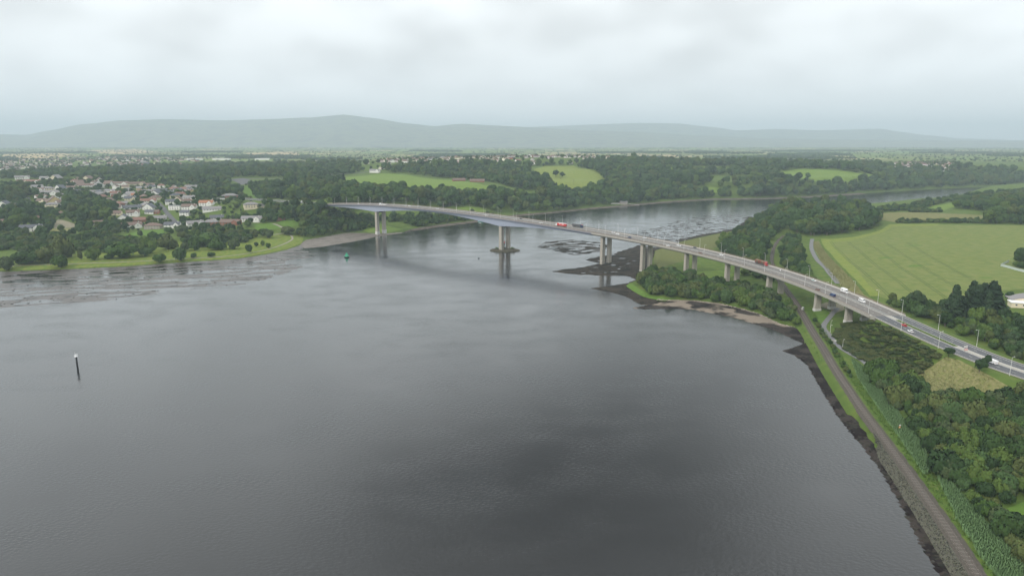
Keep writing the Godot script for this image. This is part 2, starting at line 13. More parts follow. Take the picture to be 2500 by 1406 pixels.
const HOUSES := [[-542.2,-969.1,24.8,"two","white","brown"],[-503.9,-954.9,22.2,"hip","stone","brown"],[-475.6,-952.6,20.6,"two","white","slate"],[-582.7,-1021.8,17.7,"front","white","slate"],[-555.9,-1026.7,26.8,"one","brick","rust"],[-535.2,-1035.0,18.3,"one","white","grey"],[-452.6,-971.4,22.0,"two","white","grey"],[-582.7,-1048.9,18.1,"two","white","brown"],[-606.1,-1046.2,14.6,"one","cream","brown"],[-564.8,-1064.5,13.1,"one","white","slate"],[-556.7,-1066.2,11.6,"one","brick","brown"],[-578.6,-1090.7,15.6,"front","white","slate"],[-605.9,-1090.6,25.6,"one","white","slate"],[-539.0,-1093.9,17.7,"flat","white","slate"],[-510.8,-1082.7,21.7,"two","white","brown"],[-502.6,-1048.7,14.0,"two","white","slate"],[-633.2,-1095.1,13.7,"one","white","brown"],[-569.4,-1144.8,17.0,"two","white","slate"],[-569.0,-1167.3,13.3,"front","cream","brown"],[-562.6,-1194.7,19.9,"one","white","grey"],[-544.3,-1148.4,16.9,"hip","white","brown"],[-619.1,-1166.5,23.9,"two","white","rust"],[-658.9,-1157.5,16.1,"one","white","grey"],[-668.2,-1200.4,18.2,"two","cream","slate"],[-704.3,-1295.0,24.9,"one","white","orange"],[-711.4,-1347.2,23.8,"two","white","grey"],[-650.6,-1256.8,21.3,"front","white","slate"],[-715.7,-1404.0,28.5,"one","white","slate"],[-693.4,-1411.5,24.6,"hip","white","rust"],[-767.4,-1424.5,19.5,"two","yellow","grey"],[-844.0,-1485.3,30.8,"two","white","brown"],[-813.0,-1491.4,30.7,"two","cream","brown"],[-786.2,-1499.4,22.4,"one","cream","brown"],[-676.9,-1450.8,23.1,"two","stone","grey"],[-601.3,-1288.2,18.8,"front","yellow","brown"],[-696.9,-1185.1,14.9,"front","cream","brown"],[-488.3,-1094.4,21.7,"two","white","orange"],[-491.2,-1146.6,19.6,"flat","white","grey"],[-503.6,-1224.9,25.5,"hip","brick","grey"],[-465.7,-1060.9,26.6,"one","white","grey"],[-409.1,-1073.0,22.2,"hip","cream","grey"],[-390.8,-1072.7,13.8,"one","cream","grey"],[-377.0,-987.6,28.1,"two","white","grey"],[-331.2,-974.0,11.8,"front","brick","grey"],[-435.6,-984.9,18.2,"hip","brick","grey"],[-398.1,-963.0,27.7,"two","brick","brown"],[-444.7,-1027.0,18.9,"one","white","slate"],[-860.6,-1159.9,19.1,"front","white","slate"],[-802.3,-1200.6,26.1,"front","yellow","brown"],[-777.4,-1157.0,20.2,"hip","cream","grey"],[-711.7,-1069.0,12.4,"one","yellow","brown"],[-652.9,-922.6,25.9,"two","white","slate"],[-683.6,-978.7,13.0,"front","white","rust"],[-709.5,-948.8,12.9,"two","cream","brown"],[-608.5,-989.6,28.0,"one","stone","brown"],[-848.9,-1290.0,16.7,"hip","white","grey"],[-887.4,-1318.5,30.6,"two","white","grey"],[-918.6,-1355.8,27.6,"hip","cream","grey"],[-922.4,-1338.5,19.6,"two","white","brown"],[-952.3,-1380.0,20.2,"one","white","grey"],[-1013.1,-1458.7,25.6,"two","white","rust"],[-1042.8,-1471.4,23.9,"two","cream","brown"],[-1158.9,-1631.8,28.9,"two","white","grey"],[-1044.6,-1579.9,25.1,"front","cream","grey"],[-1115.6,-1645.3,19.1,"one","white","grey"],[-976.0,-1565.9,22.2,"two","white","brown"],[-963.8,-1567.2,22.1,"front","cream","brown"],[-889.2,-1442.2,36.7,"one","white","brown"],[-865.1,-1441.7,20.2,"front","white","grey"],[-826.4,-1362.4,23.0,"one","white","grey"],[-790.5,-1318.9,18.5,"two","stone","grey"],[-910.5,-1522.5,19.2,"front","white","brown"],[-886.3,-1510.1,19.0,"one","cream","brown"],[-691.8,-1092.3,12.5,"one","white","grey"],[-945.6,-2145.6,36.6,"two","cream","grey"],[-973.2,-1933.8,23.4,"hip","brick","grey"],[-1035.8,-1933.2,34.3,"flat","white","grey"],[-940.9,-1962.2,18.3,"front","white","grey"],[407.9,-1790.5,16.6,"two","white","grey"],[-356.2,-1796.2,26.4,"two","white","grey"],[-118.1,-1531.1,27.7,"one","brick","brown"],[-76.0,-1506.8,30.9,"one","brick","brown"],[1376.1,-2204.5,21.9,"front","white","rust"],[607.3,-1812.0,11.5,"one","white","grey"],[704.2,-1827.1,11.8,"one","cream","grey"],[-1452.4,-3177.2,62.9,"shed","white","white"],[-1336.6,-3191.6,70.6,"shed","white","white"],[-1163.6,-3233.9,61.9,"shed","white","white"]]
const TOWNS := [["suburb",45,[-876.1,-1191.2,-939.7,-1325.7,-948.0,-1411.0,-949.8,-1523.3,-851.4,-1508.2,-713.0,-1498.9,-629.7,-1372.9,-528.6,-1133.5,-516.9,-1064.5,-601.6,-1056.4,-688.7,-1188.3,-853.8,-1365.0,-754.7,-1135.7,-743.3,-1040.7]],["ridge",70,[-420.5,-1896.4,-406.6,-2153.5,-510.9,-3465.9,0.0,-3917.8,326.6,-2215.9,650.4,-2449.3,619.0,-2329.8,184.9,-2087.2,-58.3,-1973.2,-271.6,-1837.4,-391.1,-1836.0]],["plain",45,[-1455.5,-1965.8,-1840.4,-2491.8,-1621.7,-2747.0,-1194.5,-2626.3,-988.8,-2291.1,-1069.3,-2126.5,-1142.8,-1837.4]],["valley",30,[-1863.4,-2523.2,-2500.2,-3391.4,-2313.7,-3925.9,-1527.8,-3454.8,-1304.2,-2869.7,-1684.6,-2854.3]],["riverside",22,[1285.4,-2315.2,1621.0,-2565.8,1423.9,-2219.3,1232.1,-2240.2]]]
const MEADOW_SHRUBS := [[-516.7,-685.2,16.2,14.4],[-513.0,-712.9,33.2,13.5],[-522.3,-744.9,15.9,8.9],[-495.6,-719.3,26.7,17.1],[-470.7,-699.5,18.4,14.7],[-494.7,-743.4,27.3,23.7],[-526.5,-810.4,12.6,10.8],[-454.8,-731.7,13.8,12.0],[-552.9,-761.9,10.9,7.9],[-469.8,-732.2,6.3,9.7],[-442.4,-738.8,11.3,4.8],[-429.7,-744.1,30.0,15.6],[-410.5,-755.0,12.5,8.4],[-416.3,-775.1,21.8,18.4],[-383.3,-730.6,14.4,9.2],[-487.7,-889.5,7.4,8.5],[-364.4,-739.4,15.6,13.8],[-411.3,-807.7,26.4,16.4],[-382.3,-793.0,15.4,9.8],[-372.8,-793.2,12.8,15.9],[-377.9,-832.1,39.9,14.0],[-349.7,-801.2,21.6,11.0],[-333.6,-809.3,15.3,12.2],[-308.2,-789.9,8.6,8.3],[-357.1,-755.2,7.3,4.7],[-339.9,-761.2,8.5,4.7],[-464.5,-875.3,11.5,9.7],[-448.2,-866.9,18.4,12.2],[-441.4,-908.9,14.7,9.8],[-334.5,-908.4,11.2,9.4],[-322.2,-896.5,16.6,10.6],[-308.9,-931.0,21.4,9.6],[-309.8,-838.8,6.5,6.2],[-296.9,-823.5,6.4,6.1],[-314.7,-831.3,5.2,5.0]]
const LONE_TREES := [[240.9,-360.1,3.2,5,"round dark green tree at the kerb left of the road lamp"],[243.1,-337.8,3.4,7,"tall dark green tree on the yellow grass beside the road"],[251.3,-344.5,2.4,5.5,"leaning dark green tree in front of the white van"],[378.7,-506.8,3.5,7,"round dark tree standing alone at the crop field corner"],[203.4,-502.1,2,3,"dark bush beside the railway at the cove"],[78.0,-1621.4,9,15,"broad oak standing alone in the sloping pasture"],[112.5,-1773.2,9,18,"tall oak at the left of the pasture pair"],[128.5,-1762.3,8,14,"shorter oak at the right of the pasture pair"],[-69.0,-1175.1,5,8,"dark tree on the lawn under the far span"],[-370.6,-1343.8,5,9,"yellow leaved tree behind the far bridge end"]]
const SPOTS := {"buoy":[-189.8,0.0,-773.2],"beacon":[-254.9,0.0,-381.3],"mooring":[-37.7,0.0,-764.8],"sign_track":[174.7,2.4,-287.2],"cabinet":[223.6,3.3,-509.1],"shelter":[210.7,2.6,-426.1],"lamps":[[222.7,2.8,-460.2],[217.1,2.6,-448.4],[209.3,2.6,-414.2]],"reserve_sign":[891.0,-0.9],"hall":[367.6,10.9,-484.8],"fence":[[475.5,11.3,-653.4],[497.9,11.8,-673.3],[475.8,11.3,-653.4],[477.7,10.8,-626.0],[477.8,10.5,-596.2]],"poles":[[121.3,37.3,-1718.6],[141.0,33.3,-1570.8]],"boathouse":[233.7,1.5,-1437.5],"slip":[253.1,-0.0,-1434.7],"boat":[-52.2,0.0,-1128.7],"caravans":[[-474.3,29.7,-1304.1],[-470.1,29.6,-1314.4]],"ducks":[[-102.9,0.0,-871.7],[-100.3,0.0,-871.7]]}
const BRAMBLES := [215.7,-438.2,230.7,-461.5,243.9,-471.0,233.8,-423.5,236.3,-399.6,237.5,-382.2,238.6,-361.8,232.5,-360.9,211.3,-352.2,211.0,-370.3,208.1,-385.2,208.1,-405.4,209.3,-419.7]
const RIDGES := [[-13000,[-11796,242,-10644,301,-9511,256,-9055,249,-8587,331,-7965,441,-7198,508,-6438,530,-5304,508,-4545,530,-3710,559,-3101,611,-2650,559,-1896,449,-1442,405,-910,449,-379,419,532,375,1292,331,2357,301,3425,242,4952,182,7241,152,11818,130]],[-16500,[-14981,225,-6279,272,-1447,385,0,441,674,469,1637,507,2983,553,3850,544,4722,460,5305,385,6267,413,7234,385,8677,422,9168,347,9756,272,10636,196,12092,158,14998,139]]]

class MB:
	var v := PackedVector3Array()
	var n := PackedVector3Array()
	var c := PackedColorArray()
	var col := Color.WHITE
	func tri(a: Vector3, b: Vector3, d: Vector3) -> void:
		var m := (d - a).cross(b - a).normalized()
		v.append(a); v.append(b); v.append(d)
		n.append(m); n.append(m); n.append(m)
		c.append(col); c.append(col); c.append(col)
	func leaf(a: Vector3, b: Vector3, d: Vector3, nn: Vector3) -> void:   # wound to agree with the normal it is given
		v.append(a)
		if (d - a).cross(b - a).dot(nn) < 0.0:
			v.append(d); v.append(b)
		else:
			v.append(b); v.append(d)
		n.append(nn); n.append(nn); n.append(nn)
		c.append(col); c.append(col); c.append(col)
	func quad(a: Vector3, b: Vector3, d: Vector3, e: Vector3) -> void:
		tri(a, b, d); tri(a, d, e)
	func box(p: Vector3, s: Vector3, bas := Basis.IDENTITY) -> void:
		var h := s * 0.5
		var k := []
		for i in 8:
			k.append(p + bas * Vector3(h.x if i & 1 else -h.x, h.y if i & 2 else -h.y, h.z if i & 4 else -h.z))
		quad(k[4], k[6], k[7], k[5]); quad(k[1], k[3], k[2], k[0])
		quad(k[0], k[2], k[6], k[4]); quad(k[5], k[7], k[3], k[1])
		quad(k[2], k[3], k[7], k[6]); quad(k[4], k[5], k[1], k[0])
	func tube(a: Vector3, b: Vector3, ra: float, rb: float, sides := 6, cap := true) -> void:
		var d := (b - a).normalized()
		var x := d.cross(Vector3.RIGHT if absf(d.x) < 0.8 else Vector3.UP).normalized()
		var y := d.cross(x)
		for i in sides:
			var t0 := TAU * i / sides
			var t1 := TAU * (i + 1) / sides
			var p := x * cos(t0) + y * sin(t0)
			var q := x * cos(t1) + y * sin(t1)
			quad(a + p * ra, a + q * ra, b + q * rb, b + p * rb)
			if cap:
				tri(b, b + p * rb, b + q * rb); tri(a, a + q * ra, a + p * ra)
	func loft(rings: Array, closed := false, caps := false) -> void:
		for i in rings.size() - 1:
			var r: PackedVector3Array = rings[i]
			var s: PackedVector3Array = rings[i + 1]
			var m := r.size()
			for j in (m if closed else m - 1):
				var k := (j + 1) % m
				quad(r[j], r[k], s[k], s[j])
		if caps:
			for e in [0, rings.size() - 1]:
				var r: PackedVector3Array = rings[e]
				for j in range(1, r.size() - 1):
					if e == 0: tri(r[0], r[j + 1], r[j])
					else: tri(r[0], r[j], r[j + 1])
	func mesh() -> ArrayMesh:
		var a := []
		a.resize(Mesh.ARRAY_MAX)
		a[Mesh.ARRAY_VERTEX] = v; a[Mesh.ARRAY_NORMAL] = n; a[Mesh.ARRAY_COLOR] = c
		var m := ArrayMesh.new()
		m.add_surface_from_arrays(Mesh.PRIMITIVE_TRIANGLES, a)
		return m

var rng := RandomNumberGenerator.new()
var M := {}
var used := {}

# ---------------------------------------------------------------- small helpers
func numbered(called: String) -> String:
	var k: int = used.get(called, 0)
	used[called] = k + 1
	return called if k == 0 else "%s_%03d" % [called, k]

func tag(o: Node3D, label: String, category: String, group := "") -> void:
	o.set_meta("label", label); o.set_meta("category", category)
	if group: o.set_meta("group", group)

func thing(called: String, label: String, category: String, at := Vector3.ZERO, turn := 0.0, group := "") -> Node3D:
	var o := Node3D.new()
	o.name = numbered(called)
	add_child(o)
	o.position = at; o.rotation.y = turn
	tag(o, label, category, group)
	return o

func part(called: String, mesh: Mesh, mat: Material, parent: Node3D) -> MeshInstance3D:
	var o := MeshInstance3D.new()
	o.name = numbered(called) if parent == self else called
	o.mesh = mesh; o.material_override = mat
	parent.add_child(o, true)
	return o

func struct(called: String, mesh: Mesh, mat: Material, label := "") -> MeshInstance3D:
	var o := part(called, mesh, mat, self)
	o.set_meta("kind", "structure")
	if label: o.set_meta("label", label)
	return o

func noise(sd: int, freq: float, oct := 3) -> FastNoiseLite:
	var f := FastNoiseLite.new()
	f.noise_type = FastNoiseLite.TYPE_SIMPLEX_SMOOTH
	f.seed = sd; f.frequency = freq; f.fractal_octaves = oct
	return f

func lin(r: float, g: float, b: float) -> Color:
	return Color(r, g, b).linear_to_srgb()

func ramp_tex(sd: int, freq: float, stops: Array, size := 256, oct := 4) -> NoiseTexture2D:
	var t := NoiseTexture2D.new()
	t.width = size; t.height = size; t.seamless = true
	t.noise = noise(sd, freq, oct)
	var g := Gradient.new()
	var off := PackedFloat32Array()
	var cs := PackedColorArray()
	for i in stops.size():
		off.append(float(i) / maxf(1, stops.size() - 1)); cs.append(stops[i])
	g.offsets = off; g.colors = cs
	t.color_ramp = g
	return t

var grain_tex: NoiseTexture2D
var grain_coarse: NoiseTexture2D
# ground cover: a patchy colour of several metres, a fine grain multiplied over it
func ground_mat(stops: Array, metres: float, sd: int, rough := 0.95, fine := 7.0) -> StandardMaterial3D:
	var m := StandardMaterial3D.new()
	m.albedo_texture = ramp_tex(sd, 0.02, stops)
	m.uv1_triplanar = true; m.uv1_world_triplanar = true
	m.uv1_scale = Vector3.ONE / metres
	m.detail_enabled = true
	m.detail_blend_mode = BaseMaterial3D.BLEND_MODE_MUL
	m.detail_albedo = grain_tex
	m.detail_uv_layer = BaseMaterial3D.DETAIL_UV_2
	m.uv2_triplanar = true; m.uv2_world_triplanar = true
	m.uv2_scale = Vector3.ONE / fine
	m.roughness = rough; m.metallic_specular = 0.2
	return m

func flat_mat(c: Color, rough := 0.8, metal := 0.0, spec := 0.4) -> StandardMaterial3D:
	var m := StandardMaterial3D.new()
	m.albedo_color = c; m.roughness = rough; m.metallic = metal; m.metallic_specular = spec
	return m

func worn_mat(c: Color, metres: float, sd: int, amount := 0.25, rough := 0.85) -> StandardMaterial3D:
	var m := flat_mat(Color.WHITE, rough)
	m.albedo_texture = ramp_tex(sd, 0.02, [c.darkened(amount), c, c, c.lightened(amount * 0.5)])
	m.uv1_triplanar = true; m.uv1_world_triplanar = true
	m.uv1_scale = Vector3.ONE / metres
	return m

func leaf_mat(c: Color) -> StandardMaterial3D:
	var m := flat_mat(c, 0.75, 0.0, 0.25)
	m.vertex_color_use_as_albedo = true
	return m

# ---------------------------------------------------------------- the lie of the land
var water_poly := PackedVector2Array()
var rail := PackedVector2Array()
var road := PackedVector3Array()
const SD_X0 := -1300.0
const SD_Z0 := -2400.0
const SD_STEP := 12.0
const SD_NX := 260
const SD_NZ := 225
var sd_grid := PackedFloat32Array()

func poly_dist(p: Vector2, q: PackedVector2Array) -> float:
	var best := 1e12
	var n := q.size()
	for i in n:
		var a := q[i]
		var ab := q[(i + 1) % n] - a
		var t := clampf((p - a).dot(ab) / ab.length_squared(), 0.0, 1.0)
		best = minf(best, p.distance_squared_to(a + ab * t))
	return sqrt(best)

func make_sdf() -> void:
	sd_grid.resize(SD_NX * SD_NZ)
	for j in SD_NZ:
		for i in SD_NX:
			var p := Vector2(SD_X0 + i * SD_STEP, SD_Z0 + j * SD_STEP)
			var d := poly_dist(p, water_poly)
			sd_grid[j * SD_NX + i] = -d if Geometry2D.is_point_in_polygon(p, water_poly) else d

func shore(x: float, z: float) -> float:
	var fx := (x - SD_X0) / SD_STEP
	var fz := (z - SD_Z0) / SD_STEP
	if fx < 0.0 or fz < 0.0 or fx >= SD_NX - 1.001 or fz >= SD_NZ - 1.001:
		return 300.0 if z < -640.0 or x > 100.0 else -300.0
	var i := int(fx)
	var j := int(fz)
	fx -= i; fz -= j
	var k := j * SD_NX + i
	return lerpf(lerpf(sd_grid[k], sd_grid[k + 1], fx), lerpf(sd_grid[k + SD_NX], sd_grid[k + SD_NX + 1], fx), fz)

func line_near(p: Vector2, q: PackedVector2Array) -> Vector2:   # (distance, index + t)
	var best := 1e12
	var arg := 0.0
	for i in q.size() - 1:
		var a := q[i]
		var ab := q[i + 1] - a
		var t := clampf((p - a).dot(ab) / ab.length_squared(), 0.0, 1.0)
		var d := p.distance_squared_to(a + ab * t)
		if d < best:
			best = d; arg = i + t
	return Vector2(sqrt(best), arg)

var road2 := PackedVector2Array()
func land(x: float, z: float) -> float:
	var sd := shore(x, z)
	if sd < -30.0: return -2.5
	var h: float
	if sd < 0.0:
		h = maxf(-2.5, 0.4 + sd * 0.5)
	else:
		h = 0.5 + 1.9 * smoothstep(0.0, 9.0, sd)
		if sd > 8.0:
			var w := 0.0
			var a := 0.0
			for i in range(0, land_pts.size(), 3):
				var dx := x - land_pts[i]
				var dz := z - land_pts[i + 1]
				var d2 := dx * dx + dz * dz + 400.0
				var k := 1.0 / (d2 * d2)
				w += k; a += k * land_pts[i + 2]
			h += (a / w - 2.4) * smoothstep(8.0, 60.0, sd)
			h += bumps.get_noise_2d(x, z) * 0.6 * smoothstep(10.0, 40.0, sd)
	if x > 50.0 and x < 600.0 and z > -1100.0:
		var r := line_near(Vector2(x, z), rail)
		if r.x < 10.0: h = lerpf(3.3, h, smoothstep(3.4, 10.0, r.x) if sd > 6.0 or r.y > 9.0 else smoothstep(3.2, 4.8, r.x))
	if (x > 180.0 and x < 420.0 and z > -520.0) or (x < -240.0 and x > -620.0 and z < -960.0 and z > -1120.0):
		var r := line_near(Vector2(x, z), road2)
		var s := r.y * 20.0 - 200.0
		if r.x < 32.0 and (s > 828.0 or s < -4.0):
			var i := mini(int(r.y), road.size() - 2)
			h = lerpf(lerpf(road[i].y, road[i + 1].y, r.y - i) - 0.25, h, smoothstep(15.0, 32.0, r.x))
	return h

var land_pts := PackedFloat32Array()
var bumps: FastNoiseLite
var gx := PackedFloat32Array()
var gz := PackedFloat32Array()
var gh := PackedFloat32Array()

func axis_find(a: PackedFloat32Array, x: float) -> int:
	return clampi(a.bsearch(x) - 1, 0, a.size() - 2)

# height of the ground sheet itself, triangle by triangle
func ground_y(x: float, z: float) -> float:
	var i := axis_find(gx, x)
	var j := axis_find(gz, z)
	var fx := clampf((x - gx[i]) / (gx[i + 1] - gx[i]), 0.0, 1.0)
	var fz := clampf((z - gz[j]) / (gz[j + 1] - gz[j]), 0.0, 1.0)
	var k := j * gx.size() + i
	var a := gh[k]
	var b := gh[k + 1]
	var c := gh[k + gx.size()]
	var d := gh[k + gx.size() + 1]
	if fx + fz <= 1.0: return a + (b - a) * fx + (c - a) * fz
	return d + (c - d) * (1.0 - fx) + (b - d) * (1.0 - fz)

func build_ground() -> void:
	var x := -9000.0
	while x < 9500.0:
		gx.append(x)
		var d := maxf(0.0, absf(x) - 620.0)
		x += 2.5 if x > 110.0 and x < 250.0 else minf(7.0 + d * 0.022, 260.0)
	var z := 260.0
	var zs := []
	while z > -15000.0:
		zs.append(z)
		z -= 3.0 if z < -150.0 and z > -460.0 else 6.0 if z > -560.0 else minf(6.0 + (-560.0 - z) * 0.0125, 320.0)
	zs.reverse()
	gz = PackedFloat32Array(zs)
	var nx := gx.size()
	var nz := gz.size()
	gh.resize(nx * nz)
	for j in nz:
		for i in nx:
			gh[j * nx + i] = land(gx[i], gz[j])
	var v := PackedVector3Array()
	var n := PackedVector3Array()
	var idx := PackedInt32Array()
	v.resize(nx * nz); n.resize(nx * nz)
	for j in nz:
		for i in nx:
			var k := j * nx + i
			v[k] = Vector3(gx[i], gh[k], gz[j])
			var i0 := maxi(i - 1, 0)
			var i1 := mini(i + 1, nx - 1)
			var j0 := maxi(j - 1, 0)
			var j1 := mini(j + 1, nz - 1)
			n[k] = Vector3(-(gh[j * nx + i1] - gh[j * nx + i0]) / (gx[i1] - gx[i0]), 1.0, -(gh[j1 * nx + i] - gh[j0 * nx + i]) / (gz[j1] - gz[j0])).normalized()
			if i < nx - 1 and j < nz - 1:
				if maxf(maxf(gh[k], gh[k + 1]), maxf(gh[k + nx], gh[k + nx + 1])) > -2.4:
					idx.append_array([k, k + 1, k + nx, k + 1, k + nx + 1, k + nx])
	var a := []
	a.resize(Mesh.ARRAY_MAX)
	a[Mesh.ARRAY_VERTEX] = v; a[Mesh.ARRAY_NORMAL] = n; a[Mesh.ARRAY_INDEX] = idx
	var m := ArrayMesh.new()
	m.add_surface_from_arrays(Mesh.PRIMITIVE_TRIANGLES, a)
	struct("ground", m, M.ground)

func poly_of(a: Array) -> PackedVector2Array:
	var p := PackedVector2Array()
	for i in range(0, a.size(), 2): p.append(Vector2(a[i], a[i + 1]))
	return p

# a sheet of some other cover laid on the ground, cut along the ground's own triangles
func drape(poly: PackedVector2Array, lift: float, mb: MB) -> void:
	var lo := poly[0]
	var hi := poly[0]
	for p in poly:
		lo = lo.min(p); hi = hi.max(p)
	var i0 := axis_find(gx, lo.x)
	var i1 := axis_find(gx, hi.x)
	var j0 := axis_find(gz, lo.y)
	var j1 := axis_find(gz, hi.y)
	for j in range(j0, j1 + 1):
		for i in range(i0, i1 + 1):
			var a := Vector2(gx[i], gz[j])
			var b := Vector2(gx[i + 1], gz[j])
			var c := Vector2(gx[i], gz[j + 1])
			var d := Vector2(gx[i + 1], gz[j + 1])
			for t in [PackedVector2Array([a, b, c]), PackedVector2Array([b, d, c])]:
				for piece: PackedVector2Array in Geometry2D.intersect_polygons(t, poly):
					if piece.size() < 3: continue
					var idx := Geometry2D.triangulate_polygon(piece)
					for k in range(0, idx.size(), 3):
						var q := []
						for e in 3:
							var p := piece[idx[k + e]]
							var s := Vector2(clampf(p.x, gx[i] + 0.001, gx[i + 1] - 0.001), clampf(p.y, gz[j] + 0.001, gz[j + 1] - 0.001))
							q.append(Vector3(p.x, ground_y(s.x, s.y) + lift, p.y))
						if (q[2] - q[0]).cross(q[1] - q[0]).y < 0.0: mb.tri(q[0], q[2], q[1])
						else: mb.tri(q[0], q[1], q[2])

func ribbon_poly(line: PackedVector2Array, width: float) -> PackedVector2Array:
	var l := PackedVector2Array()
	var r := PackedVector2Array()
	var fine := PackedVector2Array()
	for i in line.size() - 1:
		var p0 := line[maxi(i - 1, 0)]
		var p3 := line[mini(i + 2, line.size() - 1)]
		for k in 4:
			fine.append(line[i].cubic_interpolate(line[i + 1], p0, p3, k / 4.0))
	fine.append(line[line.size() - 1])
	for i in fine.size():
		var d := (fine[mini(i + 1, fine.size() - 1)] - fine[maxi(i - 1, 0)]).normalized()
		var nn := Vector2(-d.y, d.x) * width * 0.5
		l.append(fine[i] + nn); r.append(fine[i] - nn)
	r.reverse()
	l.append_array(r)
	return l

# ---------------------------------------------------------------- the road line over the bridge
func road_at(s: float) -> Vector3:
	var f := clampf((s + 200.0) / 20.0, 0.0, road.size() - 1.001)
	var i := int(f)
	return road[i].cubic_interpolate(road[i + 1], road[maxi(i - 1, 0)], road[mini(i + 2, road.size() - 1)], f - i)

func road_side(s: float) -> Vector3:   # towards the far edge of the deck
	var d := road_at(s + 2.0) - road_at(s - 2.0)
	d.y = 0.0
	d = d.normalized()
	return Vector3(d.z, 0, -d.x)

func road_dir(s: float) -> Vector3:
	return (road_at(s + 2.0) - road_at(s - 2.0)).normalized()

func on_road(s: float, lat: float, up: float) -> Vector3:
	return road_at(s) + road_side(s) * lat + Vector3.UP * up

func section(s: float, pts: Array) -> PackedVector3Array:
	var r := PackedVector3Array()
	var o := road_at(s)
	var w := road_side(s)
	for p in pts: r.append(o + w * p[0] + Vector3.UP * p[1])
	return r

func sweep(s0: float, s1: float, step: float, pts: Array, closed := true) -> MB:
	var mb := MB.new()
	var rings := []
	var k := int(ceil((s1 - s0) / step))
	for i in k + 1: rings.append(section(lerpf(s0, s1, float(i) / k), pts))
	mb.loft(rings, closed, closed)
	return mb

func rect_pts(l0: float, l1: float, y0: float, y1: float) -> Array:
	return [[l0, y0], [l0, y1], [l1, y1], [l1, y0]]

# ---------------------------------------------------------------- bridge and road
const STEEL_END := 485.0
const DECK_END := 822.0

func girder_depth(s: float) -> float:
	if s > STEEL_END: return 3.1
	var f := 0.0
	for p in [PIERS[0], PIERS[1]]: f = maxf(f, clampf(1.0 - absf(s - p) / 100.0, 0.0, 1.0))
	return 3.1 + 6.2 * pow(f, 1.5)

func railing(s0: float, s1: float, lat: float, post_step: float, heights: Array, size: float, base := 0.15) -> MB:
	var mb := MB.new()
	for h in heights:
		var m := sweep(s0, s1, 8.0, rect_pts(lat - size, lat + size, h - size, h + size))
		mb.v.append_array(m.v); mb.n.append_array(m.n); mb.c.append_array(m.c)
	var top: float = heights.max()
	var k := int((s1 - s0) / post_step)
	for i in k + 1:
		var s := s0 + i * post_step
		var b := Basis(road_dir(s) * Vector3(1, 0, 1), Vector3.UP, road_side(s)).orthonormalized()
		mb.box(on_road(s, lat, (base + top) * 0.5), Vector3(size * 1.6, top - base, size * 2.2), b)
	return mb

